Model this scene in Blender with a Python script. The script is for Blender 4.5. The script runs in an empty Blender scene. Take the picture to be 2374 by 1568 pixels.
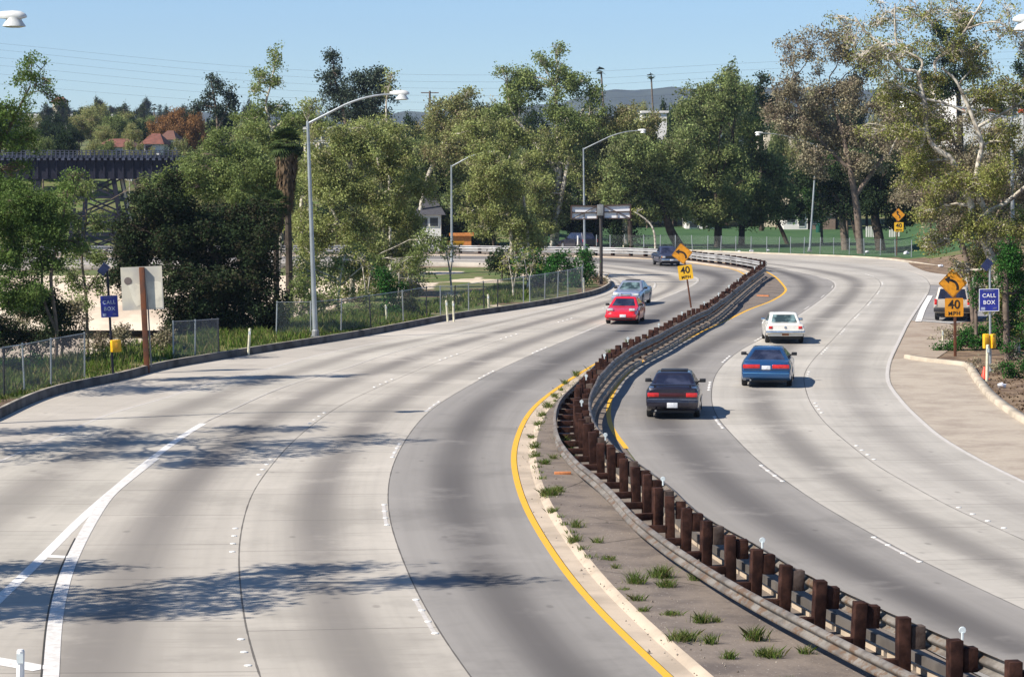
import bpy, bmesh, math, random
import numpy as np
from mathutils import Vector, Matrix
from mathutils.geometry import tessellate_polygon
R = math.radians
rng = np.random.default_rng(7)
random.seed(7)
sc = bpy.context.scene
COL = sc.collection
# ------------------------------------------------------------------ camera
F, CX, CY, YH, CH = 6000.0, 1186.5, 784.0, 392.0, 7.8
TH = math.atan((CY - YH) / F)
cam = bpy.data.cameras.new('camera'); camo = bpy.data.objects.new('camera', cam); COL.objects.link(camo)
camo.location = (0, 0, CH); camo.rotation_euler = (math.pi/2 - TH, 0, 0)
cam.sensor_width = 36; cam.lens = 36*F/2373.0; cam.clip_end = 20000; cam.clip_start = 1
sc.camera = camo
ct, st = math.cos(TH), math.sin(TH)
def ray(x, y):
    a = (x-CX)/F; b = (CY-y)/F
    return a, ct + b*st, -st + b*ct
def G(x, y, z=0.0):
    a, f, u = ray(x, y); t = (z-CH)/u
    return Vector((a*t, f*t, z))
def P(x, y, d):
    a, f, u = ray(x, y); t = d/f
    return Vector((a*t, d, CH+u*t))
def M(px, d): return px*d/F      # pixels -> metres at distance d

# ------------------------------------------------------------------ materials
MATS = {}
class NT:
    def __init__(s, name):
        m = bpy.data.materials.new(name); m.use_nodes = True; s.m = m; s.t = m.node_tree; s.t.nodes.clear()
        s.out = s.n('ShaderNodeOutputMaterial')
    def n(s, typ, **kw):
        nd = s.t.nodes.new(typ)
        for k, v in kw.items(): setattr(nd, k, v)
        return nd
    def l(s, a, b): s.t.links.new(a, b)
    def val(s, sock, v):
        if hasattr(v, 'links') or hasattr(v, 'is_linked'): s.l(v, sock)
        else: sock.default_value = v
    def math(s, op, a, b=0.0, c=None, clamp=False):
        nd = s.n('ShaderNodeMath', operation=op); nd.use_clamp = clamp
        s.val(nd.inputs[0], a); s.val(nd.inputs[1], b)
        if c is not None: s.val(nd.inputs[2], c)
        return nd.outputs[0]
    def mix(s, fac, a, b, blend='MIX'):
        nd = s.n('ShaderNodeMix', data_type='RGBA', blend_type=blend)
        s.val(nd.inputs[0], fac)
        for i, v in ((6, a), (7, b)):
            if isinstance(v, (tuple, list)): nd.inputs[i].default_value = (*v[:3], 1)
            else: s.l(v, nd.inputs[i])
        return nd.outputs[2]
    def noise(s, scale, vec=None, detail=3, rough=.55, dim='3D'):
        nd = s.n('ShaderNodeTexNoise'); nd.inputs['Scale'].default_value = scale
        nd.inputs['Detail'].default_value = detail; nd.inputs['Roughness'].default_value = rough
        if vec is not None: s.l(vec, nd.inputs['Vector'])
        return nd.outputs['Fac']
    def ramp(s, x, lo, hi, smooth=True):
        nd = s.n('ShaderNodeMapRange'); nd.interpolation_type = 'SMOOTHSTEP' if smooth else 'LINEAR'
        s.l(x, nd.inputs[0]); s.val(nd.inputs[1], lo); s.val(nd.inputs[2], hi)
        return nd.outputs[0]
    def bsdf(s, color, rough=.6, metal=0.0, spec=.5, normal=None, coat=0.0):
        b = s.n('ShaderNodeBsdfPrincipled')
        if isinstance(color, (tuple, list)): b.inputs['Base Color'].default_value = (*color[:3], 1)
        else: s.l(color, b.inputs['Base Color'])
        s.val(b.inputs['Roughness'], rough); b.inputs['Metallic'].default_value = metal
        b.inputs['Specular IOR Level'].default_value = spec
        b.inputs['Coat Weight'].default_value = coat; b.inputs['Coat Roughness'].default_value = .06
        if normal is not None: s.l(normal, b.inputs['Normal'])
        s.l(b.outputs[0], s.out.inputs[0]); return b
    def bump(s, h, strength=.3, dist=.02):
        nd = s.n('ShaderNodeBump'); nd.inputs['Strength'].default_value = strength; nd.inputs['Distance'].default_value = dist
        s.l(h, nd.inputs['Height']); return nd.outputs[0]
    def geo(s): return s.n('ShaderNodeNewGeometry').outputs['Position']
    def uv(s):
        u = s.n('ShaderNodeUVMap'); sp = s.n('ShaderNodeSeparateXYZ'); s.l(u.outputs[0], sp.inputs[0])
        return sp.outputs[0], sp.outputs[1], u.outputs[0]
    def obj(s): return s.n('ShaderNodeTexCoord').outputs['Object']

def simple(name, col, rough=.6, metal=0.0, var=.25, scale=3.0, spec=.5, coat=0.0, bump=0.0, dark=None):
    """noise-mottled surface; dark = second colour blended by noise"""
    if name in MATS: return MATS[name]
    n = NT(name); v = n.obj()
    f = n.noise(scale, v, 4); f = n.ramp(f, .35, .7)
    c2 = dark if dark else tuple(c*(1-var) for c in col)
    c = n.mix(f, col, c2)
    nm = n.bump(n.noise(scale*6, v, 3), bump, .01) if bump else None
    n.bsdf(c, rough, metal, spec, nm, coat)
    MATS[name] = n.m; return n.m

def leafmat(name, c1, c2, c3=None, trans=.3):
    n = NT(name); u, v, _ = n.uv()
    c = n.mix(u, c1, c2)
    if c3: c = n.mix(n.ramp(v, .55, 1.0), c, c3)
    else:  c = n.mix(n.math('MULTIPLY', v, .55), c, tuple(k*.55 for k in c1))
    hs_ = n.n('ShaderNodeHueSaturation'); n.l(c, hs_.inputs['Color']); n.l(n.math('MULTIPLY_ADD', n.math('FRACT', n.math('MULTIPLY', v, 7.31)), .75, .58), hs_.inputs['Value']); c = hs_.outputs[0]
    d = n.n('ShaderNodeBsdfDiffuse'); n.l(c, d.inputs[0])
    t = n.n('ShaderNodeBsdfTranslucent'); n.l(n.mix(.3, c, (c1[0]*1.3, c1[1]*1.2, .02)), t.inputs[0])
    m1 = n.n('ShaderNodeMixShader'); m1.inputs[0].default_value = trans; n.l(d.outputs[0], m1.inputs[1]); n.l(t.outputs[0], m1.inputs[2])
    n.l(m1.outputs[0], n.out.inputs[0]); MATS[name] = n.m; return n.m

def roadmat(name, base, dark, width=.26, strength=.8, slabs=True, warm=(0, 0, 0)):
    n = NT(name); u, v, uvv = n.uv(); pos = n.geo()
    wob = n.math('MULTIPLY', n.math('SUBTRACT', n.noise(.05, pos, 1), .5), .07)
    au = n.math('ABSOLUTE', n.math('ADD', n.math('SUBTRACT', u, .5), wob))
    band = n.math('SUBTRACT', 1.0, n.ramp(au, 0.02, width))
    mod = n.math('MULTIPLY_ADD', n.ramp(n.noise(.06, pos, 2), .3, .7), .22, .78)
    # streaky wear along the driving direction
    mp = n.n('ShaderNodeMapping'); n.l(uvv, mp.inputs[0]); mp.inputs['Scale'].default_value = (22, .10, 1)
    streak = n.noise(1.0, mp.outputs[0], 3)
    band = n.math('MULTIPLY', n.math('MULTIPLY', band, mod), strength)
    c = n.mix(n.math('MULTIPLY', n.ramp(streak, .35, .75), .16), base, tuple(k*.55 for k in base))
    # paler unworn margins
    edge = n.ramp(au, .40, .46)
    c = n.mix(n.math('MULTIPLY', edge, .35), c, tuple(min(1, k*1.18) for k in base))
    c = n.mix(band, c, dark)
    # blotches and grain
    pt = n.noise(.16, pos, 6, .68); c = n.mix(n.math('MULTIPLY', n.ramp(pt, .50, .62), .30), c, tuple(k*.42 for k in base))
    c = n.mix(n.math('MULTIPLY', n.ramp(pt, .46, .36), .28), c, tuple(min(1, k*1.35) for k in base))
    mp3 = n.n('ShaderNodeMapping'); n.l(uvv, mp3.inputs[0]); mp3.inputs['Scale'].default_value = (3.2, .45, 1)
    vor = n.n('ShaderNodeTexVoronoi'); vor.inputs['Scale'].default_value = 1.0; n.l(mp3.outputs[0], vor.inputs['Vector'])
    c = n.mix(n.math('MULTIPLY', n.ramp(vor.outputs['Distance'], .10, .04), .35), c, (.06, .055, .05))
    if slabs:
        sv = n.math('DIVIDE', v, 4.6); fr = n.math('FRACT', sv); wn = n.n('ShaderNodeTexWhiteNoise', noise_dimensions='1D')
        n.l(n.math('FLOOR', sv), wn.inputs['W'])
        c = n.mix(n.math('MULTIPLY', wn.outputs['Value'], .26), c, tuple(k*.5 for k in base))
        # transverse brushed weathering lines and the joint itself
        mp2 = n.n('ShaderNodeMapping'); n.l(uvv, mp2.inputs[0]); mp2.inputs['Scale'].default_value = (1.3, 3.2, 1)
        tr = n.ramp(n.noise(1.0, mp2.outputs[0], 4, .7), .52, .75)
        c = n.mix(n.math('MULTIPLY', tr, .50), c, tuple(k*.55 for k in base))
        jt = n.math('LESS_THAN', fr, .010)
        c = n.mix(n.math('MULTIPLY', jt, .6), c, (.09, .08, .07))
    ed = n.math('MINIMUM', u, n.math('SUBTRACT', 1.0, u))
    wig = n.math('MULTIPLY_ADD', n.noise(1.2, pos, 4), .008, .0005)
    crack = n.math('LESS_THAN', ed, wig)
    c = n.mix(n.math('MULTIPLY', crack, .75), c, (.04, .035, .03))
    h = n.noise(25, pos, 3, .7)
    n.bsdf(c, .85, 0, .3, n.bump(h, .25, .01))
    MATS[name] = n.m; return n.m

def paintmat(name, col, worn=.35, under=(.36, .34, .31)):
    n = NT(name); pos = n.geo()
    w = n.ramp(n.noise(5, pos, 5, .75), .60 - worn*.25, .78)
    c = n.mix(n.math('MULTIPLY', w, .8), col, under)
    n.bsdf(c, .7, 0, .3); MATS[name] = n.m; return n.m

CONC = roadmat('concrete_lane', (.442, .406, .348), (.105, .094, .088), .30, .78)
CONC2 = roadmat('concrete_lane_right', (.432, .402, .350), (.105, .095, .088), .30, .80)
CONC3 = roadmat('concrete_outer_lane', (.432, .403, .354), (.17, .155, .14), .28, .5)
CONCW = roadmat('concrete_wide_lane', (.462, .428, .366), (.15, .133, .12), .30, .65)
ASPH = roadmat('asphalt_lane', (.252, .236, .214), (.078, .071, .067), .32, .88, slabs=False)
SHLD = roadmat('shoulder_concrete', (.46, .42, .36), (.35, .32, .28), .2, .1)
WHITE = paintmat('white_road_paint', (.74, .72, .68), .55, (.38, .34, .30))
WHITEW = paintmat('worn_white_road_paint', (.56, .53, .49), 1.15, (.36, .33, .29))
YELLOW = paintmat('yellow_road_paint', (.72, .39, .03), .5, (.40, .30, .12))

def car_paint(name, col, metal=0.0, rough=.28):
    n = NT(name); pos = n.obj()
    c = n.mix(n.math('MULTIPLY', n.ramp(n.noise(2.5, pos, 4), .5, .8), .18), col, (.25, .22, .19))
    n.bsdf(c, rough, metal, .5, None, .7); MATS[name] = n.m; return n.m
GLASS = NT('car_glass'); GLASS.bsdf(GLASS.mix(GLASS.ramp(GLASS.noise(1.6, GLASS.obj(), 2), .4, .65), (.012, .014, .03), (.04, .045, .075)), .07, 0, .9); GLASS = GLASS.m
GLASSL = NT('pale_car_glass'); GLASSL.bsdf(GLASSL.mix(GLASSL.ramp(GLASSL.noise(2.2, GLASSL.obj(), 2), .4, .6), (.03, .05, .05), (.16, .24, .24)), .07, 0, .9); GLASSL = GLASSL.m
RUBBER = simple('rubber', (.018, .018, .018), .8, 0, .3, 8)
TRIMBLK = simple('black_trim', (.015, .015, .017), .5, 0, .3, 8)
CHROME = simple('chrome', (.72, .74, .76), .18, 1.0, .3, 5)
RIM = simple('wheel_metal', (.45, .45, .46), .35, .8, .4, 7)
REDL = simple('red_lens', (.62, .02, .015), .2, 0, .35, 10, .8)
AMBER = simple('amber_lens', (.85, .28, .03), .2, 0, .3, 10, .8)
LENS = simple('clear_lens', (.78, .78, .74), .1, .3, .35, 10, .9)
PLATE = simple('plate_white', (.75, .76, .78), .5, 0, .35, 30)
GALV = simple('galvanised_steel', (.42, .45, .46), .45, .55, .28, 1.2)
GALVD = simple('dull_galvanised_steel', (.30, .31, .31), .6, .3, .4, 1.5)
LAMPW = simple('lamp_housing', (.72, .72, .68), .4, .1, .15, 3)
LAMPG = simple('lamp_refractor', (.62, .63, .6), .2, 0, .15, 9)
WOOD = simple('creosoted_timber', (.022, .0105, .0085), .95, 0, .5, 5, .1, 0, .6, (.062, .029, .021))
WOODG = simple('weathered_timber', (.055, .037, .03), .9, 0, .5, 4, .12, 0, .6, (.12, .09, .075))
RUST = simple('rusty_steel', (.165, .062, .03), .85, 0, .4, 2.5, .2, 0, .3, (.08, .045, .035))
BOARD = simple('bare_plywood', (.62, .58, .47), .8, 0, .25, .9, .2, 0, 0, (.42, .41, .38))
ORANGE = simple('amber_sign_sheeting', (.78, .32, .015), .5, 0, .3, 4.5)
YSIGN = simple('yellow_sign_sheeting', (.88, .50, .02), .45, 0, .15, 2.5)
SBLACK = simple('sign_black', (.03, .02, .015), .5)
BLUES = simple('blue_sign_sheeting', (.025, .035, .30), .45, 0, .25, 3)
SWHITE = simple('sign_white', (.82, .82, .84), .5, 0, .1)
CALLY = simple('call_box_yellow', (.90, .48, .01), .4, 0, .2, 5)
CONEO = simple('cone_orange', (.85, .07, .03), .5)
DELIN = simple('marker_post_cream', (.72, .68, .50), .6, 0, .3, 6)
KERB = simple('kerb_concrete', (.50, .43, .33), .9, 0, .35, .8, .3, 0, .3)
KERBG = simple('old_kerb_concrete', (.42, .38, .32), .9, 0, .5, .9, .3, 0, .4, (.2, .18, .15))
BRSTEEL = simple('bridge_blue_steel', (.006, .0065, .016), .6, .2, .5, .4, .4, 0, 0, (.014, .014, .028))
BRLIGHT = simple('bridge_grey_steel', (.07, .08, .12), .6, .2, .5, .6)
BARK = simple('pale_sycamore_bark', (.62, .57, .47), .85, 0, .4, 3.5, .2, 0, .3, (.17, .14, .11))
BARKD = simple('dark_bark', (.085, .065, .05), .9, 0, .5, 3, .2, 0, .4)
BARKB = simple('grey_brown_bark', (.20, .155, .12), .9, 0, .5, 3, .2, 0, .4)
STUC = simple('cream_stucco', (.72, .62, .46), .9, 0, .15, .5)
STUCW = simple('white_stucco', (.78, .75, .70), .9, 0, .2, .5)
TILE = simple('red_roof_tile', (.20, .075, .05), .85, 0, .4, 2)
WINB = simple('dark_window', (.03, .035, .045), .15, 0, .4, .5, .8)
LITTER = simple('litter_white', (.75, .75, .78), .6)
WIREM = simple('overhead_wire', (.10, .11, .13), .6)

LF = {
 'syc':  leafmat('sycamore_leaf', (.225, .275, .095), (.39, .42, .17), (.25, .23, .13), .38),
 'sycg': leafmat('sycamore_leaf_green', (.185, .25, .09), (.33, .375, .15), None, .38),
 'sycb': leafmat('sycamore_leaf_brown', (.225, .255, .10), (.35, .355, .16), (.27, .21, .13), .35),
 'broad':leafmat('bright_leaf', (.105, .185, .05), (.23, .30, .10), None, .4),
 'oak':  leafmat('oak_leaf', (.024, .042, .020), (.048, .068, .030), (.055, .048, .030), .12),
 'park': leafmat('park_tree_leaf', (.145, .20, .075), (.28, .325, .125), (.19, .20, .10), .3),
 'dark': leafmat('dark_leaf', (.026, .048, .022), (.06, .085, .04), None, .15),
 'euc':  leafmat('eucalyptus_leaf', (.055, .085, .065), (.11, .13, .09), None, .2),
 'twig': leafmat('sparse_leaf', (.20, .23, .065), (.36, .38, .12), (.23, .18, .10), .35),
 'twigb':leafmat('brown_seed_leaf', (.23, .205, .14), (.32, .29, .18), (.22, .17, .13), .2),
 'orange':leafmat('orange_leaf', (.26, .14, .06), (.34, .19, .085), (.2, .12, .07), .2),
 'willow':leafmat('willow_leaf', (.09, .20, .06), (.17, .29, .09), None, .4),
 'palm': leafmat('palm_leaf', (.05, .085, .03), (.10, .13, .05), None, .15),
 'skirt':leafmat('dead_palm_leaf', (.17, .12, .075), (.10, .07, .045), None, .1),
 'ivy':  leafmat('ivy_leaf', (.03, .10, .022), (.06, .16, .035), None, .2),
 'grass':leafmat('grass_blade', (.075, .15, .025), (.16, .21, .05), (.32, .27, .13), .35),
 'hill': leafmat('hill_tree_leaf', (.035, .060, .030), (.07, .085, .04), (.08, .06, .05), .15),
}

# ------------------------------------------------------------------ object helpers
def tag(o, label=None, cat=None, group=None, kind=None):
    if label: o['label'] = label
    if cat: o['category'] = cat
    if group: o['group'] = group
    if kind: o['kind'] = kind
    return o
def empty(name, loc=(0, 0, 0), rz=0.0, label=None, cat=None, group=None, rot=None):
    o = bpy.data.objects.new(name, None); o.location = loc; o.rotation_euler = rot if rot else (0, 0, rz)
    o.empty_display_size = .3; COL.objects.link(o); return tag(o, label, cat, group)
def link(name, me, mats, parent=None):
    for m in (mats if isinstance(mats, (list, tuple)) else [mats]): me.materials.append(m)
    o = bpy.data.objects.new(name, me); COL.objects.link(o)
    if parent: o.parent = parent
    return o
class MB:
    def __init__(s): s.v = []; s.f = []; s.mi = []
    def add(s, vs, fs, mi=0):
        b = len(s.v); s.v += [tuple(v) for v in vs]; s.f += [tuple(i+b for i in f) for f in fs]; s.mi += [mi]*len(fs); return s
    def box(s, c, size, rz=0.0, mi=0, rot=None, taper=1.0):
        hx, hy, hz = size[0]/2, size[1]/2, size[2]/2
        m = (rot if rot is not None else Matrix.Rotation(rz, 3, 'Z')); c = Vector(c); vs = []
        for z in (-1, 1):
            k = taper if z > 0 else 1
            for x, y in ((-1, -1), (1, -1), (1, 1), (-1, 1)): vs.append(c + m @ Vector((x*hx*k, y*hy*k, z*hz)))
        return s.add(vs, [(3, 2, 1, 0), (4, 5, 6, 7), (0, 1, 5, 4), (1, 2, 6, 5), (2, 3, 7, 6), (3, 0, 4, 7)], mi)
    def bar(s, a, b, w, h=None, mi=0):
        a = Vector(a); b = Vector(b); h = h or w; d = (b-a); L = d.length
        return s.box((a+b)/2, (w, h, L), rot=d.to_track_quat('Z', 'Y').to_matrix(), mi=mi)
    def tube(s, pts, rad, n=8, mi=0, cap=True):
        pts = [Vector(p) for p in pts]
        if not isinstance(rad, (list, tuple)): rad = [rad]*len(pts)
        vs, fs = [], []
        up = None
        for i, p in enumerate(pts):
            d = (pts[min(i+1, len(pts)-1)] - pts[max(i-1, 0)]).normalized()
            if up is None: up = d.orthogonal().normalized()
            up = (up - d*up.dot(d)).normalized(); sd = d.cross(up)
            for k in range(n):
                a = 2*math.pi*k/n; vs.append(p + (up*math.cos(a) + sd*math.sin(a))*rad[i])
        for i in range(len(pts)-1):
            for k in range(n):
                k2 = (k+1) % n; fs.append((i*n+k, i*n+k2, (i+1)*n+k2, (i+1)*n+k))
        if cap: fs.append(tuple(range(n-1, -1, -1))); fs.append(tuple((len(pts)-1)*n+k for k in range(n)))
        return s.add(vs, fs, mi)
    def lathe(s, prof, n=16, mi=0, mat=None):
        vs, fs = [], []
        for r, z in prof:
            for k in range(n):
                a = 2*math.pi*k/n; v = Vector((r*math.cos(a), r*math.sin(a), z)); vs.append(mat @ v if mat else v)
        for i in range(len(prof)-1):
            for k in range(n):
                k2 = (k+1) % n; fs.append((i*n+k, i*n+k2, (i+1)*n+k2, (i+1)*n+k))
        fs.append(tuple(range(n-1, -1, -1))); fs.append(tuple((len(prof)-1)*n+k for k in range(n)))
        return s.add(vs, fs, mi)
    def build(s, name, mats, parent=None, smooth=False, sharp=40, bevel=0.0):
        me = bpy.data.meshes.new(name); me.from_pydata(s.v, [], s.f)
        if any(s.mi): me.polygons.foreach_set('material_index', s.mi)
        if bevel or smooth:
            bm = bmesh.new(); bm.from_mesh(me)
            if bevel: bmesh.ops.bevel(bm, geom=bm.edges[:], offset=bevel, segments=2, profile=.5, affect='EDGES')
            bmesh.ops.recalc_face_normals(bm, faces=bm.faces[:])
            bm.to_mesh(me); bm.free()
        if smooth or bevel:
            me.polygons.foreach_set('use_smooth', [True]*len(me.polygons)); me.set_sharp_from_angle(angle=R(sharp))
        me.update(); return link(name, me, mats, parent)
def bigmesh(name, V, Q, UV=None, mats=None, parent=None, mi=None):
    me = bpy.data.meshes.new(name); nq = len(Q); k = Q.shape[1]
    me.vertices.add(len(V)); me.vertices.foreach_set('co', np.ascontiguousarray(V, dtype=np.float32).ravel())
    me.loops.add(nq*k); me.loops.foreach_set('vertex_index', np.ascontiguousarray(Q, dtype=np.int32).ravel())
    me.polygons.add(nq); me.polygons.foreach_set('loop_start', np.arange(nq, dtype=np.int32)*k)
    if mi is not None: me.polygons.foreach_set('material_index', mi.astype(np.int32))
    if UV is not None:
        l = me.uv_layers.new(name='UVMap'); l.data.foreach_set('uv', np.ascontiguousarray(UV, dtype=np.float32).ravel())
    me.update(calc_edges=True); return link(name, me, mats, parent)
def text(body, size, mat, parent, loc, rot, bold=.012, sx=1.0, name='lettering', spacing=1.0):
    cu = bpy.data.curves.new(name, 'FONT'); cu.body = body; cu.size = size; cu.extrude = .003; cu.offset = bold*size
    cu.align_x = 'CENTER'; cu.align_y = 'CENTER'; cu.space_character = spacing; cu.resolution_u = 4
    to = bpy.data.objects.new(name, cu); COL.objects.link(to); bpy.context.view_layer.update()
    me = bpy.data.meshes.new_from_object(to.evaluated_get(bpy.context.evaluated_depsgraph_get()))
    bpy.data.objects.remove(to); me.name = name
    o = link(name, me, mat, parent); o.location = loc; o.rotation_euler = rot; o.scale = (sx, 1, 1); return o
def copy_tree(o, parent=None):
    c = o.copy(); COL.objects.link(c); c.parent = parent
    for ch in o.children: copy_tree(ch, c)
    return c

# ------------------------------------------------------------------ curves on the ground
def catmull(pts, per=10):
    p = [np.array(q[:3], float) for q in pts]; p = [2*p[0]-p[1]] + p + [2*p[-1]-p[-2]]; out = []
    for i in range(1, len(p)-2):
        t = np.linspace(0, 1, per, endpoint=False)[:, None]
        a, b, c, d = p[i-1], p[i], p[i+1], p[i+2]
        out.append(.5*((2*b) + (-a+c)*t + (2*a-5*b+4*c-d)*t**2 + (-a+3*b-3*c+d)*t**3))
    out.append(p[-2][None]); return np.vstack(out)
def resample(c, n):
    s = np.r_[0, np.cumsum(np.linalg.norm(np.diff(c, axis=0), axis=1))]
    t = np.linspace(0, s[-1], n); return np.stack([np.interp(t, s, c[:, k]) for k in range(3)], 1)
def smooth(c, it=3):
    for _ in range(it):
        q = c.copy(); q[1:-1] = (c[:-2] + 2*c[1:-1] + c[2:])/4; c = q
    return c
NN, NF = 150, 130
def lane(near, far, ext=28):
    pn = [G(*q) for q in near] if near else []
    if pn and ext: e = (pn[0]-pn[1]).normalized(); pn = [pn[0]+e*ext] + pn
    pf = [G(*q) for q in far]
    if not pn: return smooth(resample(catmull(pf), NF))
    a = resample(catmull(pn), NN); b = resample(catmull(pf), NF)
    return smooth(np.vstack([a, b[1:]]), 6)
L0 = lane([(1549,1568),(1483,1507),(1409,1436),(1346,1370),(1293,1300),(1247,1229),(1214,1167),(1195,1105),(1189,1055),(1202,1002),(1226,956),(1264,919),(1335,870),(1400,832),(1480,790),(1560,752),(1640,712),(1695,680),(1722,657),(1732,641)],
          [(1732,641),(1715,630),(1690,622),(1640,615),(1597,609),(1533,602),(1467,599),(1401,597),(1340,595),(1000,592),(400,595),(-300,598)])
L1 = lane([(1092,1568),(1044,1502),(995,1424),(953,1345),(924,1271),(903.5,1208),(898.6,1134),(912,1072),(945,1010),(982,964),(1036,923),(1165,852),(1300,793),(1395,754),(1492,710),(1586,672),(1618,655),(1622,648)],
          [(1622,648),(1612,641),(1560,631),(1500,623),(1416,614),(1300,607),(1000,601),(400,604),(-300,606)])
L2 = lane([(604,1568),(580,1494),(563,1416),(555,1333),(553,1271),(563,1208),(584,1142),(621,1088),(662,1039),(712,993),(774,948),(828,919),(985,850),(1100,809),(1185,780),(1330,738),(1400,716),(1470,690),(1515,672),(1523,658)],
          [(1523,658),(1512,650),(1470,640),(1400,628),(1300,617),(1000,607),(400,610),(-300,613)])
LW = lane([(-150,1530),(0,1385),(100,1290),(200,1190),(330,1080),(395,1030),(475,977),(530,954),(604,919),(690,885),(807,853),(884,825),(1030,785),(1150,757),(1250,731),(1340,707),(1400,690),(1440,674),(1450,662)],
          [(1450,662),(1440,649),(1410,638),(1360,627),(1250,617),(1000,610),(400,614),(-300,617)])
L3 = lane([(-150,1145),(0,1068),(165,997),(248,960),(380,923),(480,890),(635,851),(722,826),(850,799),(1000,772),(1150,742),(1270,716),(1350,698),(1400,682),(1427,668),(1432,660)],
          [(1432,660),(1420,650),(1395,640),(1355,629),(1250,620),(1000,613),(400,618),(-300,622)])
LK = lane([(-150,1034),(0,970),(60,940),(150,908),(300,878),(365,858),(480,838),(600,818),(735,797),(850,778),(950,759),(1060,738),(1180,720),(1290,702),(1370,686),(1405,673),(1419,662)],
          [(1419,662),(1412,652),(1390,643),(1350,632),(1250,623),(1000,616),(400,622),(-300,627)])
R0 = lane([(2400,1630),(2200,1530),(1950,1400),(1750,1285),(1600,1185),(1500,1100),(1446,1031),(1418,995),(1410,965),(1412.5,931),(1429,893),(1459,860),(1501,829),(1556,802),(1622,771),(1691,739),(1738,716),(1782,700),(1811,684),(1823,672)],
          [(1823,672),(1813,658),(1790,637),(1745,618),(1690,610),(1640,605),(1597,600),(1533,594),(1467,591),(1401,589.5),(1340,588),(1000,584),(400,587),(-300,590)])
R1 = lane([(2480,1460),(2373,1411),(2327,1389),(2174,1318),(2041,1248),(1892,1163),(1826,1117),(1752,1063),(1686,995),(1664,970),(1650,937),(1649,904),(1658,868),(1683,837),(1722,807),(1770,782),(1851,729),(1904,692),(1931,668),(1934,660)],
          [(1934,660),(1928,652),(1904,643),(1857,632),(1784,617),(1700,606),(1640,601),(1597,596.5),(1533,591),(1401,586.5),(1000,581.5),(-300,587)])
R2 = lane([(2480,1300),(2373,1250),(2306,1221),(2203,1175),(2100,1117),(2033,1080),(1975,1034),(1917,985),(1884,943),(1872,919),(1862,876),(1871,852),(1891,826),(1931,785),(1971,742),(2005,708),(2031,678),(2042,660)],
          [(2042,660),(2031,645),(1985,632),(1904,620),(1817,611),(1700,601.5),(1640,597.5),(1597,593.5),(1533,588.5),(1401,584),(1000,579.5),(-300,584)])
R3 = lane([(2480,1160),(2373,1113),(2265,1059),(2182,1010),(2149,981),(2112,948),(2087,919),(2065,889),(2062,862),(2068,832),(2088,789),(2108,748),(2129,715),(2152,678),(2156,660)],
          [(2156,660),(2142,643),(2102,628),(2030,615),(1950,606),(1851,600),(1700,596),(1597,590.5),(1533,586),(1401,581.5),(1000,577),(-300,581)])
RK = lane(None, [(2330,668),(2219,628),(2152,615),(2052,601),(1951,594.7),(1851,591),(1717,586),(1597,581),(1533,579),(1401,577.5),(1000,574.5),(-300,578)])

def match(A, B):
    D = resample(B, 3000); j = np.empty(len(A)); k = 0
    for i in range(len(A)):
        w0 = max(0, k-5); w1 = min(3000, k+160); q = w0 + int(np.argmin(np.hypot(D[w0:w1, 0]-A[i, 0], D[w0:w1, 1]-A[i, 1]))) if i else int(np.argmin(np.hypot(D[:600, 0]-A[0, 0], D[:600, 1]-A[0, 1]))); k = max(k, q) if i else q; j[i] = k
    j[-1] = 2999
    for _ in range(4): j[1:-1] = (j[:-2]+2*j[1:-1]+j[2:])/4
    return np.stack([np.interp(j, np.arange(3000), D[:, c]) for c in range(3)], 1)
class Strips:
    def __init__(s): s.V = []; s.Q = []; s.UV = []; s.M = []; s.n = 0
    def strip(s, A, B, mi, z=0.0, nu=6, dz=None):
        n = len(A); mid = (A+B)/2; vv = np.r_[0, np.cumsum(np.linalg.norm(np.diff(mid, axis=0), axis=1))]
        us = np.linspace(0, 1, nu+1); V = (A[:, None]*(1-us)[None, :, None] + B[:, None]*us[None, :, None]).reshape(-1, 3); V[:, 2] = z
        if dz is not None: V[:, 2] += np.tile(dz(us), n)
        i = np.arange(n-1)[:, None]*(nu+1) + np.arange(nu)[None]; i = i.ravel()
        Q = np.stack([i, i+1, i+nu+2, i+nu+1], 1)
        uvv = np.stack([np.tile(us, n), np.repeat(vv, nu+1)], 1)
        s.V.append(V); s.Q.append(Q+s.n); s.UV.append(uvv[Q.ravel()]); s.M.append(np.full(len(Q), mi)); s.n += len(V)
    def build(s, name, mats):
        o = bigmesh(name, np.vstack(s.V), np.vstack(s.Q), np.vstack(s.UV), mats, None, np.concatenate(s.M)); return tag(o, kind='structure')
def normals2(c):
    t = np.gradient(c, axis=0); t[:, 2] = 0; t /= np.linalg.norm(t, axis=1)[:, None]; return np.stack([-t[:, 1], t[:, 0], 0*t[:, 0]], 1)  # left of travel
def off(c, d): return c + normals2(c)*d

rd = Strips()
rd.strip(L0, match(L0, L1), 0); rd.strip(L1, match(L1, L2), 1); rd.strip(L2, match(L2, LW), 1); rd.strip(LW, match(LW, L3), 2); rd.strip(L3, match(L3, LK), 3)
rd.build('road_left', [ASPH, CONC, CONCW, SHLD])
rr = Strips()
rr.strip(R0, match(R0, R1), 0); rr.strip(R1, match(R1, R2), 1); rr.strip(R2, match(R2, R3), 3)
rr.strip(R3[NN-1:], RK[:len(R3[NN-1:])] if len(RK) >= len(R3[NN-1:]) else RK, 2)
rr.build('road_right', [ASPH, CONC2, SHLD, CONC3])

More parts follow.
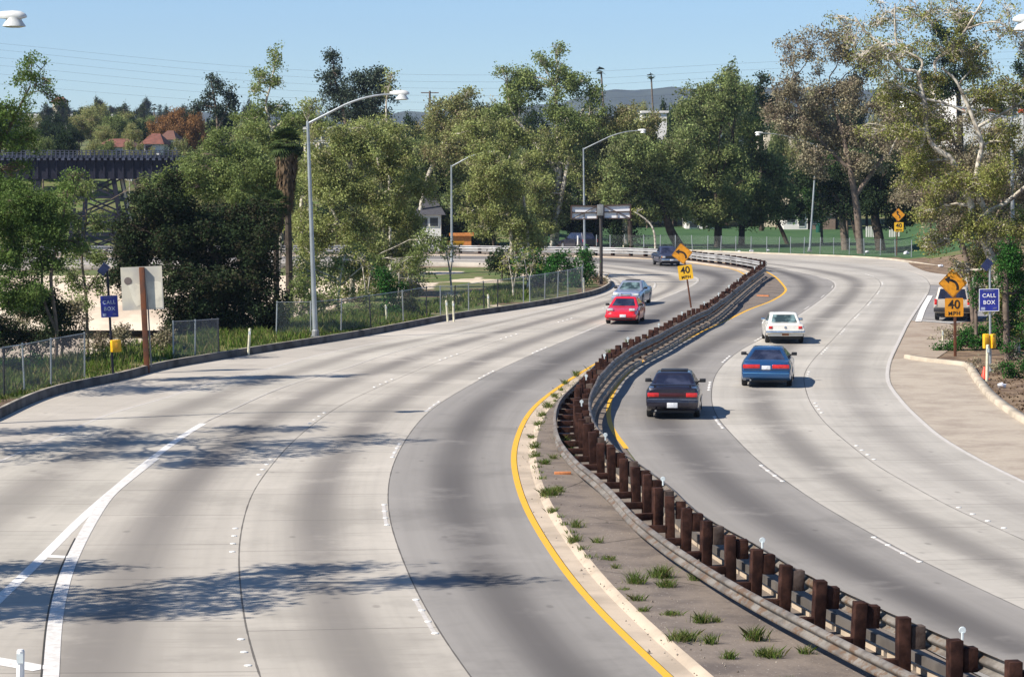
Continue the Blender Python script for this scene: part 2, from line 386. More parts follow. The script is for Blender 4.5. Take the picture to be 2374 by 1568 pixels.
# markings
mk = Strips()
def line(c, w, mi, o=0.0, z=.004, a=0, b=None):
    c = c[a:b]; mk.strip(off(c, o-w/2), off(c, o+w/2), mi, z, 1)
def sub(c, s0, s1, n=6):
    s = np.r_[0, np.cumsum(np.linalg.norm(np.diff(c, axis=0), axis=1))]; t = np.linspace(s0, s1, n)
    return np.stack([np.interp(t, s, c[:, k]) for k in range(3)], 1)
def length(c): return float(np.linalg.norm(np.diff(c, axis=0), axis=1).sum())
line(L0, .15, 2, .0)
iR0 = int(np.argmin(np.linalg.norm(R0-np.array(G(1450, 1036)), axis=1)))
line(R0, .15, 2, .0, .004, iR0)
w = np.clip(np.interp(np.arange(len(R0)), [0, 60, 78, 90, 110], [.15, .15, .30, .18, .15]), 0, 1)
iLW = int(np.argmin(np.linalg.norm(LW-np.array(G(478, 975)), axis=1)))
line(LW, .22, 0, 0, .004, 0, iLW)
line(LW, .05, 1, .05, .004, iLW, NN)
line(L3, .10, 1, .0, .004, 0, NN+40)
line(R3, .13, 1, .1, .004, 0, 118); line(R3, .12, 1, .1, .004, 118, NN-14)
g2 = resample(catmull([G(*q) for q in [(360,1062),(300,1108),(250,1152),(205,1220),(165,1300),(142,1370),(127,1450),(118,1568),(110,1700)]]), 60)
line(g2, .25, 4, 0, .008); line(g2, .025, 3, -.15, .009, 26)
for c, s in ((L1, 5), (R1, 9)):
    k = s
    while k < length(c)-5 and k < 185:
        q = sub(c, k, k+3.4); mk.strip(off(q, .07), off(q, .15), 1, .004, 1); k += 13.4
line(L1, .06, 1, .16, .003, 95, NN+30); line(R1, .05, 1, -.1, .003, 100, NN+20); line(L2, .05, 1, .1, .003, 105, NN+20)
for a, b, wd in (((100,1288),(160,1291),.16), ((-30,1527),(100,1550),.22), ((2126,742),(2210,748),.14)):
    A, B = np.array(G(*a)), np.array(G(*b)); c = resample(np.stack([A, B]), 4); mk.strip(off(c, -wd), off(c, wd), 0, .0085, 1)
c = resample(catmull([G(*q) for q in [(2121,745),(2133,715),(2150,685)]]), 12); line(c, .32, 0, -.15, .0085)
mk.build('lane_markings', [WHITE, WHITEW, YELLOW, simple('joint_dirt', (.05, .045, .035), .9), paintmat('older_white_paint', (.66, .64, .60), .85, (.40, .36, .32))])
# raised markers in the paint lines
db = MB()
def dots(c, s0, s1, o):
    k = s0
    while k < s1:
        for j in range(4):
            q = sub(off(c, o), k+j*1.15, k+j*1.15+.1, 2)[0]
            db.lathe([(.065, .001), (.06, .014), (.03, .021)], 8, 0, Matrix.Translation(Vector((q[0], q[1], .002))))
        k += 13.4
dots(L2, 1, 170, .14); dots(R2, 6, 170, -.14); dots(L1, 5, 100, .1); dots(R1, 9, 110, .1)
tag(db.build('lane_markers', simple('marker_ceramic', (.78, .77, .72), .35)), kind='structure')

# kerbs, median
def kerb(c, side, h, w, name, mat, jitter=.0, z0=-.05, mi=None):
    """side +1: kerb body lies left of travel"""
    prof = [(0, z0), (.02, h-.03), (.05, h), (w, h), (w+.02, z0)]
    V = []; n = len(c); jn = rng.normal(0, jitter, n) if jitter else np.zeros(n)
    for o, z in prof:
        q = off(c, side*o); q[:, 2] = z; q[:, 2] += jn if z > 0 else 0; V.append(q)
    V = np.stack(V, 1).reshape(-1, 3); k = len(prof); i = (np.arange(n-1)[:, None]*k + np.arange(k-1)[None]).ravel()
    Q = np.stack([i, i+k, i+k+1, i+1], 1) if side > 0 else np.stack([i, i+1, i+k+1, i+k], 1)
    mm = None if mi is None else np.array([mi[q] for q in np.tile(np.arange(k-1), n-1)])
    return tag(bigmesh(name, V, Q, None, mat, None, mm), kind='structure')
kerb(LK, 1, .30, .16, 'kerb_left', [simple('shaded_kerb_face', (.15, .135, .12), .9, 0, .5, 1.2, .2, 0, .3, (.06, .052, .045)), KERBG], mi=(0, 0, 1, 1))  # shade on the road-side face is painted in as a darker colour than the top
# concrete gutter + low mountable kerb along the yellow line of the left carriageway
GUT = simple('gutter_concrete', (.50, .41, .31), .9, 0, .3, .7, .3, 0, .3)
mstrip = Strips()
mstrip.strip(off(L0, -.09), off(L0, -.42), 0, .003, 2)
mstrip.strip(off(L0, -.42), off(L0, -.60), 0, .003, 3, dz=lambda u: np.sin(u*math.pi/2)*.085)
mstrip.build('median_kerb', [GUT])
def medmat():
    n = NT('median_asphalt'); p = n.geo()
    c = n.mix(n.ramp(n.noise(.8, p, 5, .6), .4, .68), (.20, .165, .135), (.125, .104, .09))
    c = n.mix(n.math('MULTIPLY', n.ramp(n.noise(6, p, 4, .8), .55, .7), .5), c, (.09, .075, .065))
    c = n.mix(n.math('MULTIPLY', n.ramp(n.noise(16, p, 2, .8), .66, .72), .7), c, (.55, .5, .44))
    vo = n.n('ShaderNodeTexVoronoi', feature='DISTANCE_TO_EDGE'); vo.inputs['Scale'].default_value = .35
    wv = n.n('ShaderNodeMixRGB'); wv.inputs[0].default_value = .12; n.l(p, wv.inputs[1])
    nn = n.n('ShaderNodeTexNoise'); nn.inputs['Scale'].default_value = 1.3; n.l(p, nn.inputs[0]); n.l(nn.outputs[1], wv.inputs[2]); n.l(wv.outputs[0], vo.inputs[0])
    c = n.mix(n.math('MULTIPLY', n.math('LESS_THAN', vo.outputs[0], .008), n.math('MULTIPLY', n.ramp(n.noise(.4, p, 3), .45, .6), .75)), c, (.05, .042, .035))
    n.bsdf(c, .95, 0, .2, n.bump(n.noise(9, p, 4), .5, .03)); return n.m
MED = medmat()
md = Strips()
A = off(L0, -.60); B = off(R0, .08)
md.strip(A, B, 0, .0, 8, dz=lambda u: .086*(1-u)**.7 + .004)
md.build('median_ground', [MED])
_ml = [Vector(p) for p in off(L0, -.45)[26:NN+60:2]]; _mr = [Vector(p) for p in off(R0, .02)[26:NN+60:2]]
_tri = tessellate_polygon([[v + Vector((0, 0, -.008)) for v in _ml + _mr[::-1]]]); _me = bpy.data.meshes.new('median_base')
_me.from_pydata([tuple(v + Vector((0, 0, -.008))) for v in _ml + _mr[::-1]], [], [tuple(t) for t in _tri]); tag(link('median_base', _me, MED), kind='structure')
kerb(RK, -1, .12, .25, 'kerb_far', KERB)
# ------------------------------------------------------------------ terrain
CREEK = np.array([(-90, 70), (-32, 78), (-24.5, 92), (-19.5, 108), (-16.5, 122), (-12, 140), (-9.5, 158), (-9.8, 189), (-95, 189)], float)
def polydist(px, py, poly):
    """signed distance, positive inside"""
    n = len(poly); d = np.full(px.shape, 1e9); ins = np.zeros(px.shape, bool)
    for i in range(n):
        ax, ay = poly[i]; bx, by = poly[(i+1) % n]; ex, ey = bx-ax, by-ay
        t = np.clip(((px-ax)*ex + (py-ay)*ey)/(ex*ex+ey*ey), 0, 1)
        d = np.minimum(d, np.hypot(px-ax-t*ex, py-ay-t*ey))
        c = ((ay > py) != (by > py)) & (px < (bx-ax)*(py-ay)/((by-ay) if by != ay else 1e-9) + ax); ins ^= c
    return np.where(ins, d, -d)
def sstep(a, b, x): t = np.clip((x-a)/(b-a), 0, 1); return t*t*(3-2*t)
def hz(x, y):
    x = np.asarray(x, float); y = np.asarray(y, float)
    h = -.04 + 0*x
    h = h - 3.8*sstep(-.5, 3.0, polydist(x, y, CREEK))
    ang = x/np.maximum(y, 1)*F + CX      # bearing expressed as a column
    h = h + sstep(345, 440, y)*5*sstep(1250, 1400, ang)
    h = h + sstep(268, 330, y)*5*(1-sstep(1250, 1400, ang))
    left = sstep(620, 250, ang)
    h = h + sstep(256, 305, y)*left*4.2
    h = h + sstep(430, 900, y)*(7 + 7*left) + sstep(900, 1500, y)*(10 - 4*left)
    h = h + sstep(2070, 2400, ang)*sstep(180, 330, y)*7
    h = h + sstep(330, 600, y)*(1.2*np.sin(x*.031+y*.013) + 1.0*np.sin(x*.083+2))
    return h
xs = np.unique(np.r_[np.arange(-2500, -200, 120), np.arange(-200, -64, 12), np.arange(-64, 56, 1.5), np.arange(56, 220, 12), np.arange(220, 2600, 120)])
ys = np.unique(np.r_[np.arange(-40, 44, 14), np.arange(44, 345, 1.8), np.arange(345, 700, 12), np.arange(700, 1600, 45), np.arange(1600, 7000, 450)])
X, Y = np.meshgrid(xs, ys); Z = hz(X, Y); V = np.stack([X, Y, Z], -1).reshape(-1, 3)
nx, ny = len(xs), len(ys); i = (np.arange(ny-1)[:, None]*nx + np.arange(nx-1)[None]).ravel(); Q = np.stack([i, i+1, i+nx+1, i+nx], 1)
def groundmat():
    n = NT('ground_soil_and_grass'); p = n.geo()
    at = n.n('ShaderNodeVertexColor', layer_name='zone'); sp = n.n('ShaderNodeSeparateColor'); n.l(at.outputs[0], sp.inputs[0])
    lawn, dirt, conc = sp.outputs[0], sp.outputs[1], sp.outputs[2]
    g = n.mix(n.ramp(n.noise(.35, p, 5, .65), .35, .68), (.085, .13, .035), (.17, .15, .075))
    lw = n.mix(n.ramp(n.noise(.25, p, 4, .6), .35, .65), (.040, .088, .034), (.060, .115, .045))
    lw = n.mix(n.math('MULTIPLY', n.ramp(n.noise(2.0, p, 3, .7), .5, .8), .4), lw, (.05, .12, .03))
    dt = n.mix(n.ramp(n.noise(.9, p, 6, .7), .38, .62), (.25, .18, .115), (.12, .08, .055))
    dt = n.mix(n.math('MULTIPLY', n.ramp(n.noise(7, p, 3, .8), .55, .75), .6), dt, (.06, .045, .03))
    dt = n.mix(n.math('MULTIPLY', n.ramp(n.noise(11, p, 2, .8), .66, .72), .6), dt, (.55, .48, .4))
    jig = n.math('MULTIPLY_ADD', n.noise(.8, p, 4), .5, -.25)
    c = n.mix(n.ramp(n.math('ADD', lawn, jig), .4, .6), g, lw)
    c = n.mix(n.ramp(n.math('ADD', dirt, jig), .4, .6), c, dt)
    cn = n.mix(n.ramp(n.noise(.5, p, 5, .6), .4, .7), (.62, .52, .40), (.45, .37, .28))
    c = n.mix(n.ramp(n.math('ADD', conc, jig), .45, .55), c, cn)
    n.bsdf(c, .95, 0, .15, n.bump(n.noise(4, p, 4), .5, .05)); return n.m
def dist_line(x, y, c):
    d = np.full(x.shape, 1e9)
    for k in range(0, len(c)-1, 2): d = np.minimum(d, np.hypot(x-c[k, 0], y-c[k, 1]))
    return d
xf, yf = V[:, 0], V[:, 1]
dK = dist_line(xf, yf, LK); dRK = dist_line(xf, yf, RK)
angv = xf/np.maximum(yf, 1)*F + CX
lawn = ((yf > 226) & (yf < 350) & (xf > 2) & (dRK > 3.0)).astype(float)
mud = G(1200, 670); sand = np.clip(1 - np.hypot((xf+2.5)/5, (yf-160)/13), 0, 1)*(np.sin(yf*.35+xf) > -.3)
dirt = ((dK < 1.6) | (dRK < 3.0) | ((xf > 14) & (yf < 222))).astype(float); dirt = np.maximum(dirt, (sand > .1)*.75)
dirt = np.where((yf > 430), .35, dirt)
conc = np.maximum(((yf > 140) & (yf < 200) & (xf > -8) & (xf < 3) & (dK > 2.5) & (np.sin(xf*1.1+yf*.23)+np.sin(yf*.31-xf*.6) > .25)).astype(float)*.62, 0)
conc = np.maximum(conc, (yf > 160) & (V[:, 2] < -.3) & (yf < 200) & (xf < 0))
go = bigmesh('ground', V, Q, None, groundmat()); tag(go, kind='structure')
ca = go.data.color_attributes.new('zone', 'FLOAT_COLOR', 'POINT')
ca.data.foreach_set('color', np.stack([lawn, dirt, conc, lawn*0+1], 1).astype(np.float32).ravel())
go.data.polygons.foreach_set('use_smooth', [True]*len(go.data.polygons))

# sunlit concrete bank of the creek
def sheet(name, pts, mat, thick=None):
    tri = tessellate_polygon([pts]); me = bpy.data.meshes.new(name); me.from_pydata([tuple(p) for p in pts], [], [tuple(t) for t in tri]); me.update()
    return tag(link(name, me, mat), kind='structure')
bank = Strips()
xb = np.linspace(-60, -9.6, 60); Bt = np.stack([xb, 189.2+.3*np.sin(xb*.4), 0*xb], 1); Bb = np.stack([xb, 178+0*xb, 0*xb], 1)
V2 = []
BANKM = simple('creek_bank_concrete', (.66, .56, .43), .9, 0, .35, .35, .2, 0, .3, (.46, .37, .28))
bank.strip(Bt, Bb, 0, .03, 6, dz=lambda u: -3.3*u); bank.build('creek_bank', [BANKM])

def pavmat(name, a, b, dust):
    n = NT(name); p = n.geo()
    c = n.mix(n.ramp(n.noise(.5, p, 5, .65), .38, .66), a, b)
    c = n.mix(n.math('MULTIPLY', n.ramp(n.noise(5, p, 4, .8), .5, .72), .45), c, dust)
    c = n.mix(n.math('MULTIPLY', n.ramp(n.noise(13, p, 2, .8), .62, .72), .35), c, (.08, .07, .06))
    n.bsdf(c, .95, 0, .2, n.bump(n.noise(12, p, 3), .3, .02)); return n.m
K2 = [(2500,1052),(2373,981),(2327,952),(2286,919),(2262,890),(2246,866),(2232,848),(2190,842),(2135,836),(2094,829)]
iA = int(np.argmin(np.linalg.norm(R3-np.array(G(2069, 835)), axis=1)))
r3w = [Vector(p) for p in off(R3[:iA+1], .25)]
sheet('shoulder_pavement', [v + Vector((0, 0, -.012)) for v in r3w[::2]] + [G(*q, -.012) for q in K2[::-1]], pavmat('shoulder_aggregate', (.40, .345, .275), (.30, .25, .20), (.5, .45, .38)))
iB = int(np.argmin(np.linalg.norm(R3-np.array(G(2112, 742)), axis=1)))
sheet('side_road', [Vector(p)+Vector((0, 0, -.016)) for p in off(R3[iB:NN+10], .2)] + [G(*q, -.016) for q in [(2200,628),(2260,640),(2330,665),(2340,700),(2300,730),(2262,742),(2200,750)]], pavmat('side_road_asphalt', (.26, .25, .24), (.20, .19, .185), (.4, .37, .33)))
sheet('dusty_apron', [Vector(p)+Vector((0, 0, -.02)) for p in off(R3[iA-1:iB+1], .2)] + [G(*q, -.02) for q in [(2200,750),(2225,765),(2215,800),(2170,830),(2094,829)]], pavmat('dusty_apron_concrete', (.36, .30, .235), (.27, .21, .16), (.47, .40, .31)))
k2c = resample(catmull([G(*q) for q in K2]), 70)[::-1]
kerb(k2c, 1, .13, .30, 'kerb_right', KERB) if False else kerb(k2c[::-1].copy(), -1, .14, .30, 'kerb_right', KERB)

# ------------------------------------------------------------------ median guard rail
POSTTOP = [(2500,1598),(2380,1550),(2268,1505),(2160,1461),(2046,1412),(1948.6,1368),(1859.5,1326.6),(1791,1291.5),(1731,1258),(1673,1225),(1619,1196),(1545,1144),(1491,1093),(1441.7,1055),(1404,1030),(1375,1004),(1352,976),(1339,946),(1337,916),(1345,888),(1371,855),(1399,826),(1423,806),(1446,793),(1515,762),(1575,731),(1640,700),(1690,664),(1728,636),(1762,613)]
PT = catmull([G(x, y, .95) for x, y in POSTTOP]); npost = int(length(PT)/1.86)+1
PC = resample(smooth(resample(PT, 300), 4), npost)[:, :3]; PC[:, 2] = 0
def wbeam(path, side, ztop, h=.31, depth=.08, name='rail', mat=None, parent=None, wav=None):
    """corrugated beam swept along path, ridges toward side"""
    prof = [(0, 0), (.30, .04), (1, .13), (1, .27), (.15, .42), (.0, .5), (.15, .58), (1, .73), (1, .87), (.30, .96), (0, 1)]
    prof = [(a*depth, -b*h) for a, b in prof]; back = [(a-.012, b) for a, b in prof[::-1]]; prof = prof + back
    V = []
    for o, z in prof:
        q = off(path, side*o); q[:, 2] = ztop + z
        if wav is not None: q[:, 2] += wav
        V.append(q)
    V = np.stack(V, 1).reshape(-1, 3); k = len(prof); n = len(path)
    i = (np.arange(n-1)[:, None]*k); j = np.arange(k)[None]; a = (i+j).ravel(); b = (i+(j+1) % k).ravel()
    return bigmesh(name, V, np.stack([a, b, b+k, a+k], 1), None, mat, parent)
RAILMAT = NT('weathered_rail'); _p = RAILMAT.geo()
_c = RAILMAT.mix(RAILMAT.ramp(RAILMAT.noise(1.1, _p, 5, .7), .38, .66), (.225, .205, .18), (.11, .096, .082))
_c = RAILMAT.mix(RAILMAT.math('MULTIPLY', RAILMAT.ramp(RAILMAT.noise(2.6, _p, 5, .75), .48, .62), .85), _c, (.13, .075, .04))
RAILMAT.bsdf(_c, .6, .15, .35); RAILMAT = RAILMAT.m
RAILW = simple('bright_rail', (.44, .44, .43), .5, .2, .3, .8, .4, 0, 0, (.24, .235, .23))
gr = empty('median_guardrail', PC[4], 0, 'long near guardrail of dark timber posts and steel beams curving down the median', 'guardrail')
bpy.context.view_layer.update()
inv = Matrix.Translation(-gr.location)
def rel(c): return c - np.array(gr.location)[None]*np.array([1, 1, 1])
tn = normals2(PC)
vis = min(len(PC), 98)
for k in range(len(PC)):
    if k >= 98: break
    m = MB(); c = Vector(rel(PC[k][None])[0]); n2 = Vector(tn[k]); a = math.atan2(n2.y, n2.x)
    lean = rng.normal(0, .035); rot = Matrix.Rotation(a + rng.normal(0, .12), 3, 'Z') @ Matrix.Rotation(lean, 3, 'X') @ Matrix.Rotation(rng.normal(0, .02), 3, 'Y')
    hgt = .95 + rng.normal(0, .035) + (.15 if k > 85 else 0)
    m.box(c + Vector((0, 0, hgt/2-.05)), (.20, .21, hgt+.1), rot=rot)
    p = m.build('post', WOOD, gr, bevel=.012)
    b = MB(); b.box(c - n2*.225 + Vector((0, 0, .66)), (.22, .20, .36), rot=rot); b.build('block', WOOD if k % 3 else WOODG, p, bevel=.012)
    if k < 60:
        b = MB(); b.box(c + n2*.33 + Vector((0, 0, .27)), (.50, .13, .15), rot=rot); b.build('bracket', WOOD, p, bevel=.01)
fine = resample(smooth(resample(PT, 400), 5), 380); fine[:, 2] = 0
finer = rel(fine)
wig = np.interp(np.arange(380), np.arange(0, 380, 9), rng.normal(0, .016, 43)); 
wobL = smooth(np.stack([wig]*3, 1), 3)[:, 0]
dL = np.interp(np.arange(380), [0, 60, 110, 150, 200, 379], [.66, .66, .62, .45, .42, .42])
def offv(c, d): return c + normals2(c)*d[:, None]
wr = offv(finer, -.345 + np.interp(np.arange(380), np.arange(0, 380, 7), rng.normal(0, .03, 55)))
wbeam(wr, -1, .80, name='steel_beam', mat=RAILMAT, parent=gr, wav=wobL)
wbeam(offv(finer, dL), 1, .50, name='steel_beam', mat=RAILMAT, parent=gr, wav=-wobL)
m = MB(); q = off(finer, -.30)
for k in range(0, 378, 2):
    a = Vector(q[k]) + Vector((0, 0, .30)); b = Vector(q[min(k+2, 379)]) + Vector((0, 0, .30)); m.bar(a, b, .05, .15)
m.build('rub_rail', simple('dull_rub_rail', (.13, .115, .10), .7, .1, .4, 2), gr)
m = MB(); rfl = MB()
for k in range(2, len(PC), 5):
    c = Vector(rel(PC[k][None])[0]) - Vector(tn[k])*.12
    rfl.lathe([(.02, .95), (.02, 1.06)], 6, 0, Matrix.Translation(c)); rfl.lathe([(.055, 0), (.05, .02)], 10, 0, Matrix.Translation(c+Vector((0, .02, 1.09))) @ Matrix.Rotation(math.pi/2, 4, 'X'))
o = rfl.build('reflector_button', simple('reflector_pale', (.62, .68, .68), .35), gr); o['kind'] = 'stuff'
# concrete curb blocks under the right beam
m = MB(); q = off(finer, -.46)
for k in range(0, 376, 3):
    if rng.random() < .12: continue
    a = Vector(q[k]); b = Vector(q[k+3]); m.bar(a + (b-a)*.05 + Vector((0, 0, .06)), a + (b-a)*.93 + Vector((0, 0, .06)), .16, .16)
o = m.build('kerb_block', GUT, gr); o['kind'] = 'stuff'

# far guard rail round the bend
FB = resample(catmull([G(*q) for q in [(1768,630),(1753,626.5),(1733,622.5),(1690,615.5),(1640,610),(1597,604),(1533,597.5),(1467,594.3),(1401,592.8),(1340,591.3),(1200,590),(1000,587.5),(600,588),(200,590),(-200,592)]]), 420)
fr = empty('far_guardrail', FB[10], 0, 'pale double beam guardrail with short dark posts, sweeping left round the far bend', 'guardrail')
FR = FB - np.array(fr.location)[None]; FR[:, 2] = 0
fin = resample(FR, 500)
wbeam(off(fin, .22), 1, .78, .31, name='steel_beam', mat=RAILW, parent=fr); wbeam(off(fin, -.22), -1, .78, .31, name='steel_beam', mat=RAILW, parent=fr)
wbeam(off(fin, .2), 1, .40, .14, .04, name='rub_rail', mat=RAILW, parent=fr)
fp = resample(FR, int(length(FR)/1.86)); fn = normals2(fp); rest = MB()
for k in range(len(fp)):
    c = Vector(fp[k]); a = math.atan2(fn[k][1], fn[k][0])
    if k < 90:
        m = MB(); m.box(c + Vector((0, 0, .41)), (.36, .2, .92), rz=a); m.build('post', WOOD, fr)
    else: rest.box(c + Vector((0, 0, .41)), (.36, .2, .92), rz=a)
o = rest.build('post', WOOD, fr); o['kind'] = 'stuff'

# ------------------------------------------------------------------ lamps
HEADLOFT = [(0, .05, .05), (.10, .06, .07), (.25, .13, .085), (.45, .17, .095), (.62, .16, .085), (.72, .10, .05), (.76, .03, .02)]
def lamp(base, elbow, head, label, ztop_extra=0, rad=.10, mat=GALV, d=None, headdir=1, hs=1.0):
    b = G(*base) if d is None else Vector((M(base[0]-CX, d), d, 0.0)); d = b.y
    if d: b.z = float(hz(b.x, b.y)) + .03
    e = P(*elbow, d); h = P(*head, d)
    r = empty('street_lamp', b, 0, label, 'street lamp', 'street lamps beside the freeway')
    m = MB(); e2 = e-b; h2 = h-b
    m.tube([(0, 0, 0), e2*.5, e2 + Vector((0, 0, .12))], [rad*1.15, rad*.9, rad*.62], 12); m.build('pole', mat, r, smooth=True)
    m = MB(); m.box((0, 0, .06), (.42, .42, .12)); m.lathe([(.17, .1), (.17, .35), (.13, .4)], 12); m.build('base_plate', GALVD, r)
    m = MB(); s = headdir; dx = h2.x - e2.x; dz = h2.z-e2.z; pts = []
    for t in np.linspace(0, 1, 12):
        zz = 1.32*t - .32*t**2 if t < .01 else (1-(1-t)**2.0)*1.0
        zz = .55*t*1.62 if t < .0 else min(1, (t*1.42 if t < .45 else 1-(1-.45*1.42)*((1-t)/.55)**1.9))
        pts.append(e2 + Vector((dx*t, (h2.y-e2.y)*t, dz*zz)))
    m.tube(pts, [rad*.55 - .018*t for t in np.linspace(0, 1, 12)], 10); m.build('arm', mat, r, smooth=True)
    # cobra head
    m = MB(); vs = []; n = 14
    for L, w, hh in HEADLOFT:
        for k in range(n):
            a = 2*math.pi*k/n; vs.append(h2 + Vector((s*L*hs, w*hs*math.cos(a), .03*hs + 1.5*hh*hs*max(math.sin(a), -.35))))
    fs = [(i*n+k, i*n+(k+1) % n, (i+1)*n+(k+1) % n, (i+1)*n+k) for i in range(len(HEADLOFT)-1) for k in range(n)]
    m.add(vs, fs + [tuple(range(n-1, -1, -1)), tuple((len(HEADLOFT)-1)*n+k for k in range(n))]); hd = m.build('lamp_head', LAMPW, r, smooth=True)
    m = MB(); mt = Matrix.Translation(h2 + Vector((s*.47*hs, 0, -.02*hs)))
    m.lathe([(.17*hs, .03*hs), (.18*hs, -.03*hs), (.26*hs, -.15*hs), (.265*hs, -.17*hs), (.16*hs, -.195*hs), (.03*hs, -.20*hs)], 16, 0, mt)
    m.build('refractor', LAMPG, hd, smooth=True); return r
lamp((731, 783), (713, 287), (903, 219), 'tall grey street lamp at the left kerb, its arm reaching right over the near bend', rad=.11, hs=1.2)
lamp((1355, 592), (1352, 346), (1478, 303), 'pale grey street lamp behind the white billboard frame, arm over the far bend', mat=GALV)
lamp((1047, 614), (1046, 386), (1130, 354), 'thin grey street lamp standing by the far road left of the leaning white trunk')
lamp((1876, 583), (1893, 337), (1768, 309), 'street lamp in front of the park lawn whose arm points left', headdir=-1)
lamp((2352, 790), (2344, 275), (2120, 240), 'grey street lamp behind the leafy boughs at the right edge', d=124, headdir=-1)
lamp((-330, 993), (-310, 118), (-16, 42), 'street lamp at the left edge of which only the big white head shows', d=77.6, rad=.11, hs=1.32)
lamp((2760, 980), (2760, 130), (2426, 50), 'street lamp at the top right corner, only the tip of its white head in view', d=78, headdir=-1, rad=.11, hs=1.35)

# ------------------------------------------------------------------ vehicles
def rr_outline(x0, x1, y0, y1, r, n=5):
    pts = []
    for cx, cy, a0 in ((x1-r, y1-r, 0), (x0+r, y1-r, 90), (x0+r, y0+r, 180), (x1-r, y0+r, 270)):
        for k in range(n+1):
            a = R(a0 + 90*k/n); pts.append((cx+r*math.cos(a), cy+r*math.sin(a)))
    return pts
def car(name, label, pos, heading, S, paint, front=False):
    """S: dict of dimensions; local y forward; pos = ground point under the visible bumper"""
    L, W, H, BZ = S['L'], S['W'], S['H'], S['belt']
    hv = Vector((math.sin(heading), math.cos(heading), 0)); c = Vector(pos) + hv*(-L/2 if front else L/2)
    c.z = 0.004
    r = empty(name, c, -heading, label, S.get('cat', 'car'))
    hw = W/2; wr_ = S['wheel']; wy = S['axles']
    # lower body
    prof = S['side']   # (y, ztop, halfwidth factor, zbottom)
    ys_ = sorted(set([round(v, 3) for v in np.linspace(-L/2, L/2, 37)] + [round(w+o, 3) for w in wy for o in np.linspace(-wr_*1.22, wr_*1.22, 13)] + [p[0] for p in prof]))
    py = [p[0] for p in prof]; vs = []; n = 0
    for y in ys_:
        zt = float(np.interp(y, py, [p[1] for p in prof])); wf = float(np.interp(y, py, [p[2] for p in prof])); zb = float(np.interp(y, py, [p[3] for p in prof]))
        w = hw*wf; za = zb
        for q in wy:
            dd = (wr_*1.18)**2 - (y-q)**2
            if dd > 0: za = max(za, wr_ + math.sqrt(dd))
        za = min(za, zt-.16)
        sh = zt - S.get('shoulder', .10)
        half = [(w*.90, za), (w*.975, za+.03), (w*1.0, max(za+.05, zb+(sh-zb)*.45)), (w*.985, max(sh, za+.08)), (w*.90, zt-.012), (w*.55, zt+.012), (0, zt+.022)]
        ring = [(0, max(za, zb))] + half
        ring = ring + [(-x, z) for x, z in reversed(ring[1:-1])]
        n = len(ring); vs += [(x, y, z) for x, z in ring]
    m = MB(); fs = [(i*n+k, (i+1)*n+k, (i+1)*n+(k+1) % n, i*n+(k+1) % n) for i in range(len(ys_)-1) for k in range(n)]
    m.add(vs, fs + [tuple(range(n)), tuple((len(ys_)-1)*n+k for k in range(n-1, -1, -1))])
    body = m.build('body', paint, r, smooth=True, sharp=38)
    # cabin
    gh = S['cabin']   # rear base y, rear roof y, front roof y, front base y, half widths base/roof
    rb, rf_, ff, fb, wb, wt = gh; zr = H
    def lv(t):
        e = t**.9
        return (rb+(rf_-rb)*t, fb+(ff-fb)*t, (wb+(wt-wb)*e), BZ-.03+(zr-.05-(BZ-.03))*t)
    m = MB(); vs = []; lev = [0, .3, .6, .85, 1.0]; no = 24
    for t in lev:
        y0, y1, w, z = lv(t); vs += [(x, y, z) for x, y in rr_outline(-w, w, y0, y1, .10+.04*t)]
    y0, y1, w, z = lv(1.0)
    for ins, dz in ((.05, .030), (.18, .045), (.42, .055)):
        vs += [(x, y, z+dz) for x, y in rr_outline(-w+ins, w-ins, y0+ins*1.3, y1-ins*1.3, .12)]
    nl = len(lev)+3; fs = [(i*no+k, i*no+(k+1) % no, (i+1)*no+(k+1) % no, (i+1)*no+k) for i in range(nl-1) for k in range(no)]
    m.add(vs, fs + [tuple((nl-1)*no+k for k in range(no))]); m.build('roof', S.get('roofmat', paint), r, smooth=True, sharp=35)
    gm = S.get('glass', GLASS)
    def pane(nm, side, t0, t1, a0, a1, o=.008):
        m = MB(); q = []
        for t in (t0, (t0+t1)/2, t1):
            y0, y1, w, z = lv(t)
            if side in 'fr':
                y = y1+o if side == 'f' else y0-o; ww = w - .13
                for a in (-1, -.5, 0, .5, 1): q.append((ww*a, y, z))
            else:
                sx = 1 if side == 'R' else -1
                for a in (0, .5, 1):
                    yy = y0+.16+(y1-y0-.32)*(a0+(a1-a0)*a); q.append((sx*(w+o), yy, z))
        k = 5 if side in 'fr' else 3
        m.add(q, [(i*k+j, i*k+j+1, (i+1)*k+j+1, (i+1)*k+j) for i in range(2) for j in range(k-1)])
        return m.build(nm, gm, r)
    pane('rear_window', 'r', S.get('rw0', .12), .90, 0, 1); pane('windscreen', 'f', .10, .90, 0, 1)
    for sd in 'LR':
        pane('side_window', sd, .14, .88, 0, .47); pane('side_window', sd, .14, .88, .53, 1)
    # wheels
    for w in wy:
        for sx in (-1, 1):
            m = MB(); mt = Matrix.Translation((sx*(hw-.115), w, wr_)) @ Matrix.Rotation(math.pi/2, 4, 'Y')
            m.lathe([(wr_*.62, -.10), (wr_*.93, -.10), (wr_, -.075), (wr_, .075), (wr_*.93, .10), (wr_*.62, .10)], 24, 0, mt)
            t = m.build('wheel', RUBBER, r, smooth=True)
            m = MB(); m.lathe([(wr_*.60, -.105), (wr_*.62, -.102), (wr_*.62, .102), (wr_*.60, .106), (wr_*.25, .085), (wr_*.1, .1)], 16, 0, mt) ; m.build('hubcap', RIM, t, smooth=True)
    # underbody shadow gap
    m = MB(); m.box((0, 0, .30), (W*.80, L*.88, .22)); m.build('underbody', TRIMBLK, r)
